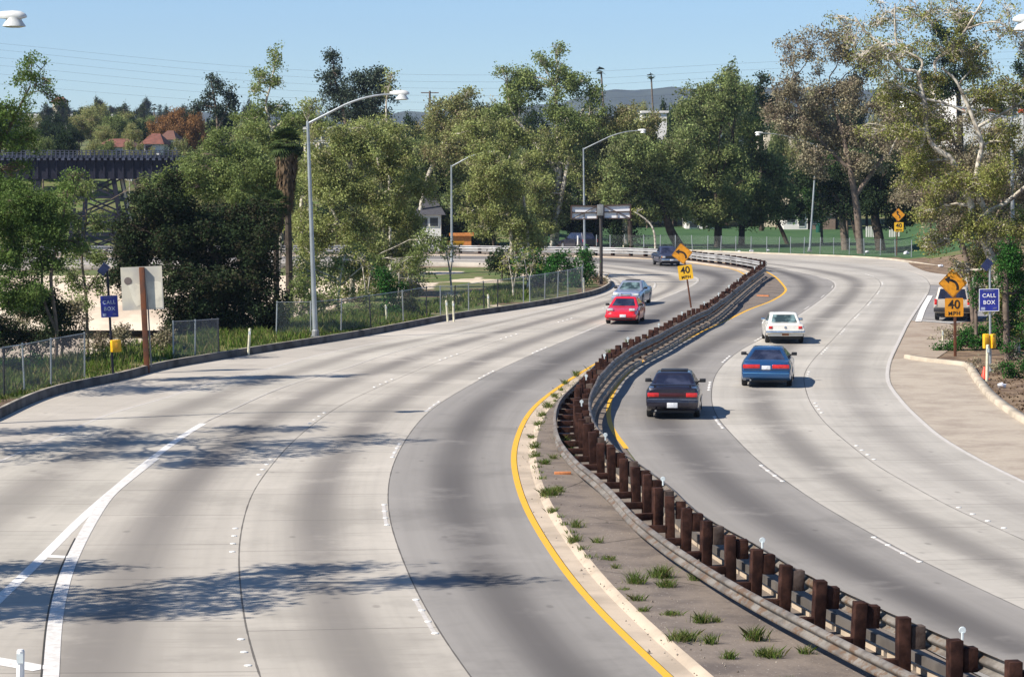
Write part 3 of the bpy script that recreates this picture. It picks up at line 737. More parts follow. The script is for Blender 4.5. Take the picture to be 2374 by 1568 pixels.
    for sx in (-1, 1):
        m = MB(); y0, y1, w, z = lv(.12)
        m.box((sx*(w+.13), y1-.30, BZ+.07), (.20, .09, .12)); m.bar((sx*(w-.02), y1-.28, BZ+.03), (sx*(w+.08), y1-.30, BZ+.05), .05)
        m.build('mirror', S.get('mirror', TRIMBLK), r, bevel=.02)
    for part in S['parts']:
        nm, mat_, c0, size, bev = part[:5]
        for sx in ((-1, 1) if len(part) > 5 and part[5] else (1,)):
            m = MB(); m.box((c0[0]*sx, c0[1], c0[2]), size); m.build(nm, mat_, r, bevel=bev)
    return r
def headpos(x, y): p = G(x, y); return p
# dark saloon seen from behind
Ld, = (4.4,)
PB = car_paint('dark_plum_paint', (.022, .020, .034), .35, .25)
S = dict(L=4.45, W=1.70, H=1.39, belt=.93, wheel=.30, axles=(-1.28, 1.32), shoulder=.13,
  side=[(-2.22,.93,.90,.40),(-2.16,.99,.95,.34),(-1.9,1.01,.985,.24),(-1.2,1.0,1,.20),(-.9,.95,1,.2),(.8,.93,1,.2),(1.6,.86,.98,.2),(2.1,.76,.92,.22),(2.22,.62,.85,.3)],
  cabin=(-1.72,-.98,.30,1.02,.78,.56), parts=[
  ('tail_light', REDL, (.60,-2.215,.77), (.36,.05,.135), .02, 1), ('trim_panel', simple('dark_red_panel', (.06,.012,.014), .3), (0,-2.205,.77), (.88,.05,.12), .01),
  ('bumper', PB, (0,-2.235,.52), (1.62,.14,.25), .05), ('bumper_strip', CHROME, (0,-2.30,.635), (1.56,.02,.018), .004),
  ('licence_plate', PLATE, (0,-2.318,.455), (.33,.02,.16), .006), ('spoiler', PB, (0,-2.02,1.075), (1.42,.20,.035), .014), ('spoiler_foot', PB, (.55,-2.02,1.03), (.08,.14,.07), .01, 1),
  ('door_trim', TRIMBLK, (.842,0,.50), (.03,2.3,.05), .008, 1), ('sunroof', TRIMBLK, (0,-.30,1.405), (.86,.62,.05), .012), ('rear_shelf', simple('parcel_shelf', (.05,.05,.09), .8), (0,-1.62,.94), (1.1,.2,.03), .008),
  ('exhaust', GALVD, (-.52,-2.18,.27), (.06,.2,.05), .01)])
car('dark_saloon_car', 'dark plum saloon car with a boot spoiler, nearest car, driving away beside the guardrail', G(1558,972), R(5.5), S, PB)
PBL = car_paint('teal_blue_paint', (.020, .092, .235), .5, .22)
S = dict(L=4.95, W=1.84, H=1.36, belt=.94, wheel=.32, axles=(-1.42, 1.44), shoulder=.16,
  side=[(-2.47,.80,.86,.42),(-2.42,.90,.92,.36),(-2.2,.965,.965,.25),(-1.4,.97,1,.20),(-.9,.95,1,.2),(.9,.93,1,.2),(1.8,.84,.98,.2),(2.35,.72,.90,.22),(2.47,.58,.8,.3)],
  cabin=(-1.95,-.92,.30,1.15,.84,.55), parts=[
  ('tail_light', REDL, (.52,-2.462,.765), (.62,.06,.15), .035, 1), ('licence_plate', PLATE, (0,-2.475,.725), (.31,.02,.15), .01),
  ('bumper', PBL, (0,-2.46,.47), (1.70,.17,.24), .06), ('boot_seam', TRIMBLK, (0,-2.478,.655), (1.62,.02,.012), .002), ('bumper_strip', simple('pale_blue_trim', (.12,.3,.48), .3), (0,-2.55,.53), (1.62,.02,.02), .004),
  ('door_trim', PBL, (.91,0,.5), (.03,2.4,.07), .008, 1), ('exhaust', GALVD, (-.55,-2.42,.28), (.06,.25,.06), .01)])
car('blue_coupe_car', 'bright blue rounded coupe with wide red tail lights, driving away ahead of the dark saloon', G(1775,899), R(7.5), S, PBL)
PW = car_paint('old_white_paint', (.80, .77, .69), 0, .35)
S = dict(L=4.65, W=1.74, H=1.33, belt=.88, wheel=.32, axles=(-1.36, 1.38), shoulder=.16, glass=GLASSL, rw0=.16, mirror=CHROME,
  side=[(-2.32,.84,.95,.46),(-2.28,.90,.97,.44),(-2.0,.905,1,.36),(-1.2,.90,1,.25),(-.9,.88,1,.22),(.9,.87,1,.22),(1.8,.85,.98,.24),(2.25,.80,.95,.3),(2.32,.70,.9,.4)],
  cabin=(-1.45,-.72,.28,.80,.74,.60), parts=[
  ('tail_light', REDL, (.66,-2.325,.735), (.17,.04,.12), .01, 1), ('bumper', CHROME, (0,-2.40,.53), (1.74,.10,.13), .035),
  ('lower_valance', PW, (0,-2.31,.43), (1.55,.06,.17), .02), ('licence_plate', simple('orange_plate', (.35,.12,.04), .5), (0,-2.35,.44), (.30,.04,.13), .006),
  ('filler_cap', CHROME, (0,-2.335,.735), (.10,.03,.10), .02)])
car('white_classic_car', 'old white two-door car with chrome bumper, driving away in the second lane', G(1820,797), R(2.6), S, PW)
PR = car_paint('bright_red_paint', (.62, .010, .020), 0, .25)
S = dict(L=4.35, W=1.69, H=1.31, belt=.86, wheel=.29, axles=(-1.2, 1.24), shoulder=.12, glass=GLASS,
  side=[(-2.17,.85,.92,.4),(-2.0,.92,.97,.3),(-1.2,.92,1,.2),(-.8,.88,1,.2),(.5,.87,1,.2),(.9,.84,1,.2),(1.7,.72,.97,.2),(2.08,.62,.90,.22),(2.17,.48,.84,.27)],
  cabin=(-1.75,-.75,.12,.92,.76,.56), parts=[
  ('headlight_pod', LENS, (.55,1.93,.735), (.30,.16,.13), .03, 1), ('indicator', AMBER, (.62,2.185,.47), (.24,.03,.06), .01, 1),
  ('front_bumper', PR, (0,2.15,.42), (1.60,.16,.20), .06), ('licence_plate', PLATE, (-.12,2.245,.44), (.31,.02,.14), .006), ('grille', TRIMBLK, (0,2.18,.30), (1.2,.08,.09), .02), ('wiper', TRIMBLK, (.2,.97,.90), (.55,.02,.02), .004)])
car('red_sports_car', 'bright red sports coupe with pop-up headlights, coming towards the camera', G(1438,752), R(180+9), S, PR, front=True)
PS = car_paint('silver_blue_paint', (.33, .365, .45), .45, .28)
S = dict(L=4.6, W=1.72, H=1.37, belt=.90, wheel=.30, axles=(-1.3, 1.32), shoulder=.12, glass=GLASSL,
  side=[(-2.3,.92,.92,.4),(-2.1,.98,.97,.3),(-1.2,.97,1,.2),(-.8,.93,1,.2),(.7,.91,1,.2),(1.7,.83,.97,.2),(2.2,.76,.93,.22),(2.3,.62,.88,.3)],
  cabin=(-1.7,-.92,.18,.98,.77,.58), parts=[
  ('headlight', LENS, (.58,2.30,.66), (.34,.05,.13), .02, 1), ('grille', CHROME, (0,2.31,.66), (.6,.04,.13), .01), ('front_bumper', PS, (0,2.30,.45), (1.66,.14,.22), .05),
  ('licence_plate', PLATE, (0,2.38,.46), (.31,.02,.14), .006), ('sunroof', TRIMBLK, (0,-.25,1.385), (.8,.5,.04), .01)])
car('silver_blue_car', 'pale silver blue saloon close behind the red car', G(1450,709), R(180+12), S, PS, front=True)
PK = car_paint('slate_blue_paint', (.05, .06, .11), .3, .3)
S = dict(L=4.7, W=1.66, H=1.55, belt=1.02, wheel=.33, axles=(-1.35, 1.4), shoulder=.10, cat='pickup', mirror=CHROME,
  side=[(-2.35,.92,.97,.5),(-2.3,.95,1,.45),(-.4,.95,1,.3),(0,.98,1,.3),(1.0,.98,1,.3),(1.9,.93,.98,.3),(2.3,.88,.95,.35),(2.35,.75,.92,.42)],
  cabin=(-.55,-.42,.55,1.1,.74,.60), parts=[
  ('headlight', LENS, (.62,2.355,.74), (.24,.04,.15), .01, 1), ('indicator', AMBER, (.78,2.345,.76), (.08,.06,.12), .01, 1), ('grille', TRIMBLK, (0,2.35,.74), (.9,.05,.18), .01),
  ('bumper', CHROME, (0,2.42,.50), (1.66,.12,.17), .02), ('cargo_bed', TRIMBLK, (0,-1.45,.965), (1.36,1.6,.05), .01), ('licence_plate', PLATE, (0,2.49,.5), (.3,.02,.13), .004)])
car('blue_pickup_truck', 'small slate blue pickup truck coming round the far bend, partly behind the yellow curve sign', G(1556,617), R(180-7), S, PK, front=True)
PV = car_paint('navy_paint', (.010, .012, .028), .2, .3)
S = dict(L=4.7, W=1.82, H=1.65, belt=1.0, wheel=.33, axles=(-1.35, 1.4), shoulder=.1, cat='car',
  side=[(-2.35,1.0,.95,.4),(-2.2,1.02,1,.3),(1.0,.98,1,.25),(1.9,.86,.97,.25),(2.3,.76,.92,.3),(2.35,.6,.88,.4)],
  cabin=(-2.2,-1.8,.35,1.15,.80,.64), parts=[('tail_light', REDL, (.78,-2.34,.85), (.16,.05,.3), .01, 1), ('bumper', TRIMBLK, (0,-2.38,.5), (1.75,.12,.2), .03), ('pale_stripe', LENS, (-.92,-1.5,.9), (.03,.22,.9), .01)])
car('dark_estate_car', 'dark blue estate car beyond the far guardrail, almost hidden by the grey lamp post', G(1368,578.5), R(-30), S, PV)
PT_ = car_paint('tan_cream_paint', (.50, .45, .38), .1, .35)
S = dict(L=4.8, W=1.90, H=1.76, belt=1.12, wheel=.36, axles=(-1.45, 1.45), shoulder=.1, cat='suv', rw0=.05,
  side=[(-2.4,1.1,.96,.5),(-2.34,1.12,1,.42),(1.0,1.1,1,.35),(1.3,1.06,1,.35),(2.2,.98,.96,.35),(2.4,.8,.92,.45)],
  cabin=(-2.34,-2.18,.35,1.1,.88,.74), parts=[('tail_light', REDL, (.84,-2.405,.98), (.13,.06,.30), .01, 1), ('reversing_light', LENS, (.84,-2.41,.80), (.12,.05,.06), .005, 1), ('bumper', TRIMBLK, (0,-2.45,.58), (1.86,.16,.24), .04), ('licence_plate', PLATE, (0,-2.42,.84), (.31,.02,.15), .006), ('luggage_rack', TRIMBLK, (.5,-.8,1.80), (.03,2.0,.05), .01, 1)])
car('tan_suv', 'tan and cream sport utility vehicle parked behind the right-hand curve sign', G(2206,744), R(14), S, PT_)
# ------------------------------------------------------------------ signs
def poly_plate(m, pts, y, th, mi=0):
    k = len(pts); vs = [(x, y, z) for x, z in pts] + [(x, y+th, z) for x, z in pts]
    m.add(vs, [tuple(range(k)), tuple(range(2*k-1, k-1, -1))] + [(i, i+k, (i+1) % k+k, (i+1) % k) for i in range(k)], mi); return m
def rounded(w, h, r, n=4):
    return [(x, y) for x, y in rr_outline(-w/2, w/2, -h/2, h/2, r, n)]
def stroke(path, w0):
    c = catmull([(x, z, 0) for x, z in path], 6); t = np.gradient(c, axis=0); t /= np.linalg.norm(t, axis=1)[:, None]; nn = np.stack([-t[:, 1], t[:, 0]], 1)
    a = c[:, :2] + nn*w0/2; b = c[:, :2] - nn*w0/2; return a, b
def arrow(m, path, w0, hw, hl, y, sc_):
    a, b = stroke([(x*sc_, z*sc_) for x, z in path], w0*sc_); n = len(a)
    vs = [(p[0], y, p[1]) for p in a] + [(p[0], y, p[1]) for p in b]; m.add(vs, [(i, i+1, i+1+n, i+n) for i in range(n-1)])
    e = (a[-1]+b[-1])/2; d = e - (a[-3]+b[-3])/2; d /= np.linalg.norm(d); q = np.array([-d[1], d[0]])
    m.add([(e[0]+q[0]*hw*sc_, y, e[1]+q[1]*hw*sc_), (e[0]-q[0]*hw*sc_, y, e[1]-q[1]*hw*sc_), (e[0]+d[0]*hl*sc_, y, e[1]+d[1]*hl*sc_)], [(0, 1, 2)])
def curve_sign(base, d, top, diam, plate, lean, label, postw, path, platew=32, platem=YSIGN, yaw=0.0, pmat=RUST, extra=None):
    b = Vector((M(base[0]-CX, d), d, 0)); b.z = 0.0; bb = G(*base); b = Vector((bb.x*d/bb.y, d, float(hz(bb.x*d/bb.y, d)))) if d != bb.y else bb
    p = M(1, d); r = empty('curve_warning_sign', b, 0, label, 'road sign', 'amber curve warning signs with 40 mph plates', rot=(0, lean, yaw))
    def loc(x, y):   # pixel to local plane
        w = P(x, y, d) - b; c, s = math.cos(-lean), math.sin(-lean); return (w.x*c + w.z*s, -w.x*s + w.z*c)
    tx, tz = loc(*top); m = MB(); m.box((0, .05, tz/2-.1), (postw, postw, tz+.2)); m.build('post', pmat, r, bevel=.006)
    cx_, cz_ = loc(diam[0], diam[1]); hd = diam[2]*p
    m = MB(); s = hd*math.sqrt(2)*.97; pts = [((x-z)*.7071+cx_, (x+z)*.7071+cz_) for x, z in rounded(s, s, s*.06)]
    poly_plate(m, pts, -.012, .006); dm = m.build('diamond_panel', ORANGE, r)
    m = MB(); o_ = [((x-z)*.7071+cx_, (x+z)*.7071+cz_) for x, z in rounded(s*.955, s*.955, s*.05)]; i_ = [((x-z)*.7071+cx_, (x+z)*.7071+cz_) for x, z in rounded(s*.925, s*.925, s*.045)]
    k = len(o_); m.add([(x, -.015, z) for x, z in o_] + [(x, -.015, z) for x, z in i_], [(i, (i+1) % k, (i+1) % k+k, i+k) for i in range(k)]); m.build('border', SBLACK, dm)
    m = MB(); arrow(m, path, .17, .24, .36, 0, hd); ar = m.build('arrow', SBLACK, dm); ar.location = (cx_, -.017, cz_)
    px_, pz_ = loc(*plate); w = platew*p; m = MB(); pts = [(x+px_, z+pz_) for x, z in rounded(w, w, w*.07)]; poly_plate(m, pts, -.014, .006); pl = m.build('speed_plate', platem, r)
    text('40', w*.66, SBLACK, pl, (px_, -.019, pz_+w*.14), (math.pi/2, 0, 0), .018, 1.0)
    text('MPH', w*.29, SBLACK, pl, (px_, -.019, pz_-w*.33), (math.pi/2, 0, 0), .018, 1.05, spacing=1.15)
    return r
LEFTARROW = [(.30, -.46), (.31, -.22), (.18, .04), (-.05, .18), (-.22, .22)]
SARROW = [(.20, -.50), (.20, -.22), (.05, -.02), (-.14, .12), (-.14, .30)]
curve_sign((1602,713), 146.0, (1577,566), (1580.5,588,25.5), (1588.5,631), R(-8.2), 'amber left-curve sign over a 40 MPH plate on a leaning post in the median', .09, LEFTARROW, 33.5)
curve_sign((2214,824), 108.5, (2207,640), (2208,656,35), (2211,712), R(-1), 'large amber left-curve sign and 40 MPH plate in front of the tan parked vehicle', .11, LEFTARROW, 43, ORANGE)
curve_sign((2078,592), 236, (2082,483), (2082,498,16), (2083,526), 0, 'small amber winding-road sign with 40 MPH plate in front of the far park lawn', .10, SARROW, 21.5)

def call_box(base, d, top, sign, sw, sh, box, lean, label, boxes=1, letters=SWHITE, border=False):
    b = G(*base); b = Vector((b.x*d/b.y, d, .0)); p = M(1, d); b.z = float(hz(b.x, d))
    r = empty('emergency_call_box', b, 0, label, 'call box', 'roadside emergency call boxes', rot=(0, lean, 0))
    def loc(x, y):
        w = P(x, y, d) - b; c, s = math.cos(-lean), math.sin(-lean); return (w.x*c + w.z*s, -w.x*s + w.z*c)
    tx, tz = loc(*top); m = MB(); m.tube([(0, .07, -.1), (0, .07, tz)], .045, 12); m.build('pole', GALV if border else BRSTEEL, r, smooth=True)
    m = MB(); m.lathe([(.13, 0), (.13, .05), (.07, .07)], 12, 0, Matrix.Translation((0, .07, .02))); m.build('pole_foot', GALVD, r)
    sx, sz = loc(*sign); w = sw*p; h = sh*p
    m = MB(); poly_plate(m, [(x+sx, z+sz) for x, z in rounded(w, h, w*.04)], -.012, .006); sg = m.build('sign_panel', BLUES, r)
    m = MB(); o_ = rounded(w*.995, h*.995, w*.04); i_ = rounded(w*(.93 if border else .965), h*(.94 if border else .97), w*.035); k = len(o_)
    m.add([(x+sx, -.015, z+sz) for x, z in o_] + [(x+sx, -.015, z+sz) for x, z in i_], [(i, (i+1) % k, (i+1) % k+k, i+k) for i in range(k)]); m.build('border', SWHITE if border else simple('faded_border', (.35, .38, .5), .6), sg)
    rot = (math.pi/2, 0, 0)
    text('EMERGENCY', h*.085, simple('faint_lettering', (.22, .24, .42), .6), sg, (sx, -.018, sz+h*.40), rot, .005, 1.0)
    text('CALL', h*.235, letters, sg, (sx, -.018, sz+h*.19), rot, .02, 1.0, spacing=1.12)
    text('BOX', h*.235, letters, sg, (sx, -.018, sz-h*.11), rot, .02, 1.0, spacing=1.12)
    m = MB(); m.box((sx-w*.30, -.016, sz-h*.37), (w*.20, .004, h*.12)); m.build('county_badge', simple('badge_pale', (.45, .5, .68), .5), sg)
    text('299', h*.12, simple('faint_lettering', (.22, .24, .42), .6), sg, (sx+w*.27, -.018, sz-h*.37), rot, .005, 1.0)
    for j, (bx_, by_, bw, bh, ry) in enumerate(box):
        cx_, cz_ = loc(bx_, by_); m = MB(); m.box((cx_, -.08, cz_), (bw*p, .22, bh*p), rot=Matrix.Rotation(ry, 3, 'Z')); bx = m.build('call_cabinet', CALLY, r, bevel=.03)
        m = MB(); m.box((cx_, -.2, cz_+.02), (bw*p*.55, .02, bh*p*.5)); m.build('handset_door', simple('dark_yellow', (.5, .25, .01), .5), bx, bevel=.008)
    # solar panel bracket
    m = MB(); m.box((-.12, .02, tz-.02), (.42, .03, .30), rot=Matrix.Rotation(R(-50), 3, 'Y')); m.build('solar_panel', simple('solar_cells', (.02, .03, .10), .15), r)
    return r
call_box((262,872), 95.5, (251,622), (253.5,710), 40.5, 50.5, [(269,801,23,28,.5)], R(-2.6), 'blue CALL BOX sign with one yellow cabinet, left of the blank board', letters=simple('dull_white_letters', (.45, .50, .60), .5))
call_box((2296,862), 100, (2288,612), (2292,695), 47, 53, [(2284,790,13,34,.2), (2300,790,10,33,-.9)], R(-1.0), 'white-bordered blue CALL BOX sign on a grey pole among leaves at the right', border=True)

# blank board on rusty post, left verge
d = 99.0; b = G(340, 868); b = Vector((b.x*d/b.y, d, float(hz(b.x*d/b.y, d))+.0))
r = empty('blank_sign_board', b, 0, 'back of a large pale square board bolted to a rusty leaning post, left verge', 'sign', rot=(0, R(-2.4), 0))
def loc(x, y, lean=R(-2.4)):
    w = P(x, y, d) - b; c, s = math.cos(-lean), math.sin(-lean); return (w.x*c + w.z*s, -w.x*s + w.z*c)
sx, sz = loc(328.5, 668); p = M(1, d)
m = MB(); poly_plate(m, [(sx+x, sz+z) for x, z in ((-48*p, -50*p), (48*p, -50*p), (48*p, 50*p), (-48*p, 50*p))], .10, .02); bd = m.build('board', BOARD, r)
m = MB(); poly_plate(m, [(sx+x*p, sz+z*p) for x, z in ((-33,11),(-22,10),(-14,12),(-4,8),(-5,-30),(-5,-38),(-15,-42),(-23,-26),(-27,-10))], .094, .003)
poly_plate(m, [(sx+x*p, sz+z*p) for x, z in ((10,16),(22,14),(34,15),(46,12),(46,-46),(13,-46))], .094, .003); m.build('pale_patch', simple('pale_patch_paint', (.72, .68, .56), .8), bd)
m = MB(); m.tube([(sx-32*p, .094, sz+18*p), (sx-32*p, .088, sz+18*p)], 9*p, 12); m.build('dark_stain', simple('dark_stain_brown', (.16, .13, .12), .8), bd)
m = MB(); tx, tz = loc(326, 619); m.box((.02, .0, tz/2-.15), (.20, .17, tz+.3)); m.build('post', RUST, r, bevel=.01)
m = MB(); m.box((.17, .12, tz/2-.15), (.05, .05, tz*.8)); m.build('brace_post', GALVD, r)

# steel frame with two white panels on a single column (back of an overhead sign)
d = 177.0; b = G(1393, 655); b = Vector((b.x*d/b.y, d, 0)); p = M(1, d)
r = empty('overhead_sign_frame', b, 0, 'two white billboard panels in a dark truss frame on one dark column', 'sign')
def lc(x, y): w = P(x, y, d) - b; return (w.x, w.z)
m = MB(); tz = lc(1393, 472)[1]; m.tube([(0, 0, -.2), (0, 0, tz*.5), (-.06, 0, tz)], [.125, .115, .10], 12); m.build('column', simple('dark_column_steel', (.05, .042, .038), .6), r, smooth=True)
DK = simple('frame_brown_steel', (.075, .045, .035), .7)
for (xa, xb, yt0, yt1, yb0, yb1) in ((1324, 1384, 477, 478, 508, 507), (1399, 1461, 477, 474, 506, 506)):
    a0, a1, b0, b1 = lc(xa, yt0), lc(xb, yt1), lc(xa, yb0), lc(xb, yb1)
    m = MB(); poly_plate(m, [b0, b1, a1, a0], .07, .03); pn = m.build('white_panel', simple('white_panel_back', (.86, .85, .85), .6, 0, .08, .8), r)
    m = MB(); mid0 = ((a0[0]+b0[0])/2, (a0[1]+b0[1])/2); mid1 = ((a1[0]+b1[0])/2, (a1[1]+b1[1])/2)
    for q0, q1, w in ((a0, a1, .09), (b0, b1, .07), (a0, b0, .10), (a1, b1, .10), (mid0, mid1, .075), (b0 if xa < 1390 else a0, a1 if xa < 1390 else b1, .055)):
        m.bar((q0[0], .01, q0[1]), (q1[0], .01, q1[1]), w)
    xm = (a0[0]+a1[0])/2; m.bar((xm, .01, b0[1]), (xm, .01, mid0[1]), .05)
    m.build('truss_frame', DK, r)
m = MB(); q = lc(1391, 487); m.box((q[0], -.12, q[1]), (.42, .2, .75)); m.build('control_cabinet', GALVD, r, bevel=.02)

# marker posts
def marker(base, top, label, col=DELIN, d=None, w=.11):
    b = G(*base) if d is None else Vector((M(base[0]-CX, d), d, 0)); b.z = float(hz(b.x, b.y)); t = P(top[0], top[1], b.y) - b
    r = empty('marker_post', b, 0, label, 'marker post', 'pale marker posts along the kerb')
    m = MB(); m.tube([(0, 0, -.05), (t.x, 0, t.z)], w/2, 8); m.lathe([(w/2, 0), (w*.35, .03)], 8, 0, Matrix.Translation((t.x, 0, t.z))); m.build('post', col, r, smooth=True)
    m = MB(); m.box((t.x*.86, -w/2, t.z*.86), (w*.8, .015, .14)); m.build('reflector', simple('reflector_pale', (.62, .68, .68), .35), r)
marker((575,823), (579,762), 'spotted cream marker post standing before the black shade of the dark oak')
marker((897,744), (894,707), 'cream marker post in the long grass right of the tallest street lamp')
marker((1038,745), (1034,697), 'left one of two close cream marker posts by the mid kerb')
marker((1052,745), (1050,699), 'right one of two close cream marker posts by the mid kerb')
marker((1133,724), (1131,683), 'cream marker post between the close pair and the fence corner')
marker((1354,681), (1352,645), 'cream marker post at the end of the grey mesh fence')
marker((2186,806), (2184,766), 'thin pale marker post left of the large 40 MPH plate', w=.08)
marker((2287,880), (2289,800), 'tall pale marker post standing against the yellow call cabinet', w=.12)
marker((46,1610), (48,1508), 'white marker post at the bottom left corner', col=simple('white_marker_plastic', (.8, .8, .78), .5), w=.12)
# traffic cone
b = G(2281, 878); r = empty('traffic_cone', b, 0, 'small orange traffic cone at the foot of the right-hand call box', 'traffic cone')
m = MB(); m.lathe([(.14, .03), (.13, .06), (.03, .46), (.02, .47)], 16); m.build('cone', CONEO, r, smooth=True)
m = MB(); m.box((0, 0, .016), (.34, .34, .03)); m.build('base', CONEO, r)

# ------------------------------------------------------------------ chain link fences
def meshmat(name, col, dens, cell=.06):
    n = NT(name); u, v, uvv = n.uv()
    a = n.math('ADD', u, v); b_ = n.math('SUBTRACT', u, v)
    def ln(s): f = n.math('FRACT', n.math('DIVIDE', s, cell)); return n.math('LESS_THAN', f, dens)
    al = n.math('MAXIMUM', ln(a), ln(b_))
    bs = n.n('ShaderNodeBsdfPrincipled'); bs.inputs['Base Color'].default_value = (*col, 1); bs.inputs['Roughness'].default_value = .6; bs.inputs['Metallic'].default_value = .3
    tr = n.n('ShaderNodeBsdfTransparent'); mx = n.n('ShaderNodeMixShader'); n.l(al, mx.inputs[0]); n.l(tr.outputs[0], mx.inputs[1]); n.l(bs.outputs[0], mx.inputs[2]); n.l(mx.outputs[0], n.out.inputs[0])
    return n.m
LINK = meshmat('chain_link', (.20, .24, .23), .11); LINKD = meshmat('dense_chain_link', (.17, .18, .20), .24); LINKF = meshmat('far_chain_link', (.25, .28, .26), .06)
def fence(base, hgt, label, mesh=LINK, darks=(), lean=0.0, tall=None, pr=.035, n_mid=0, top=True):
    pts = [G(*q) for q in base]
    for p_ in pts: p_.z = float(hz(p_.x, p_.y))
    o = pts[0].copy(); r = empty('chain_link_fence', o, 0, label, 'fence')
    for k, p_ in enumerate(pts):
        m = MB(); q = p_-o; tip = q + Vector((rng.normal(0, .04), rng.normal(0, .04), hgt*1.03)); m.tube([q + Vector((0, 0, -.1)), tip], pr, 6); m.build('post', TRIMBLK if k in darks else GALV, r)
    V = []; UV = []; Q = []; s = 0
    for k in range(len(pts)-1):
        a, b = pts[k]-o, pts[k+1]-o; L = (b-a).length; i = len(V)
        V += [a + Vector((0, 0, .03)), b + Vector((0, 0, .03)), b + Vector((0, 0, hgt)), a + Vector((0, 0, hgt))]; Q.append((i, i+1, i+2, i+3)); UV += [(s, 0), (s+L, 0), (s+L, hgt), (s, hgt)]; s += L
    bigmesh('chain_link_mesh', np.array(V), np.array(Q), np.array(UV), mesh, r)
    if top:
        m = MB(); m.tube([q-o+Vector((0, 0, hgt)) for q in pts], .016, 5); m.build('top_wire', GALV, r)
fence([(-60,948),(10,917),(57,908),(118,893),(196,876)], 1.72, 'chain link fence at the far left edge in front of the bushes', LINKD, (0, 1))
fence([(402,829),(452,826),(508,821)], 1.55, 'sagging dark mesh fence panel between the rusty post and the dark oak', LINKD, (2,))
fence([(640,778),(720,777),(790,770),(860,758),(935,745),(989,734),(1021,732),(1052,732),(1086,725),(1122,719),(1153,714),(1213,705)], 1.62, 'long chain link fence above the kerb from the tallest lamp towards the bend', LINK, (3, 5, 7, 9, 10))
fence([(1228,702),(1262,696),(1292,690),(1316,685),(1350,676),(1352,662)], 1.62, 'grey close-mesh fence corner beside the dark shrub at the bend', LINKD, ())
fence([(1382,580),(1414,579.5),(1448,579.5),(1492,580),(1530,580.5),(1565,581),(1605,581.5),(1640,582.5),(1670,583),(1705,584),(1740,585),(1777,585.5),(1805,586),(1832,586),(1863,586.5),(1900,587),(1932,588),(1968,589),(2003,590),(2040,591),(2075,593),(2112,597)], 1.5, 'low chain link fence along the front of the park lawn', LINKF, (), pr=.04, top=False)

# ------------------------------------------------------------------ rail bridge at left
d = 252.0; p = M(1, d); o = Vector((M(-CX, d), d, 0)); r = empty('railway_bridge', Vector((M(200-CX, d), d, 0)), 0, 'dark blue steel girder railway bridge on a braced trestle tower at the left', 'bridge')
def bl(x, y, dy=0): w = P(x, y, d) - r.location; return Vector((w.x, dy, w.z))
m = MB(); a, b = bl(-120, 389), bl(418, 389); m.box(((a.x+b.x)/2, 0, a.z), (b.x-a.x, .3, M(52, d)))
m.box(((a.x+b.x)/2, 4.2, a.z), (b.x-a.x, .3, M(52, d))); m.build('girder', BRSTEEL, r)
m = MB()
for x in range(-110, 415, 22): q = bl(x, 389); m.box((q.x, -.22, q.z), (.16, .16, M(50, d)))
m.build('web_stiffener', BRSTEEL, r)['kind'] = 'stuff'
m = MB(); q0, q1 = bl(-120, 363), bl(418, 363); m.box(((q0.x+q1.x)/2, 2.1, q0.z), (q1.x-q0.x, 5.4, .26)); m.build('deck', BRLIGHT, r)
m = MB()
for x in np.arange(-118, 418, 10.0):
    q = bl(x, 357); m.box((q.x, -.62, q.z), (.12, .12, M(17, d)))
for y in (349, 354.5, 360): a_, b_ = bl(-120, y), bl(418, y); m.bar((a_.x, -.62, a_.z), (b_.x, -.62, b_.z), .07)
m.build('parapet_railing', BRLIGHT, r)
m = MB()
for x in np.arange(-118, 418, 14.0):
    q = bl(x, 369); m.box((q.x, -.40, q.z), (.30, .5, .22))
m.build('sleeper_end', BRLIGHT, r)['kind'] = 'stuff'
def twr(xl, xr, xl2, xr2, y0, y1, dy, nm='trestle_tower'):
    m = MB(); a0, a1, c0, c1 = bl(xl, y0, dy), bl(xr, y0, dy), bl(xl2, y1, dy), bl(xr2, y1, dy)
    for s_, e_ in ((a0, c0), (a1, c1)): m.bar(s_, e_, .42)
    nlev = 4
    for k in range(nlev):
        t0, t1 = k/nlev, (k+1)/nlev; l0, l1, r0, r1 = a0.lerp(c0, t0), a0.lerp(c0, t1), a1.lerp(c1, t0), a1.lerp(c1, t1)
        m.bar(l0, r1, .16); m.bar(r0, l1, .16); m.bar(l1, r1, .2)
    return m
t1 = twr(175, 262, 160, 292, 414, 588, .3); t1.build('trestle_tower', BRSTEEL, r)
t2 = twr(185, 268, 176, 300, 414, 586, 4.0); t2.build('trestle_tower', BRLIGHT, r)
m = MB(); m.bar(bl(278, 414, 1), bl(318, 590, 1), .2); m.bar(bl(300, 414, 3), bl(330, 590, 3), .16); m.build('pale_strut', simple('pale_bridge_strut', (.50, .46, .36), .7, 0, .3, 1), r)
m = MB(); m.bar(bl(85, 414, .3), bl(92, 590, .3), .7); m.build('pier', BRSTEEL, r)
m = MB(); m.bar(bl(345, 414, .3), bl(338, 590, .3), .5); m.build('pier', BRSTEEL, r)

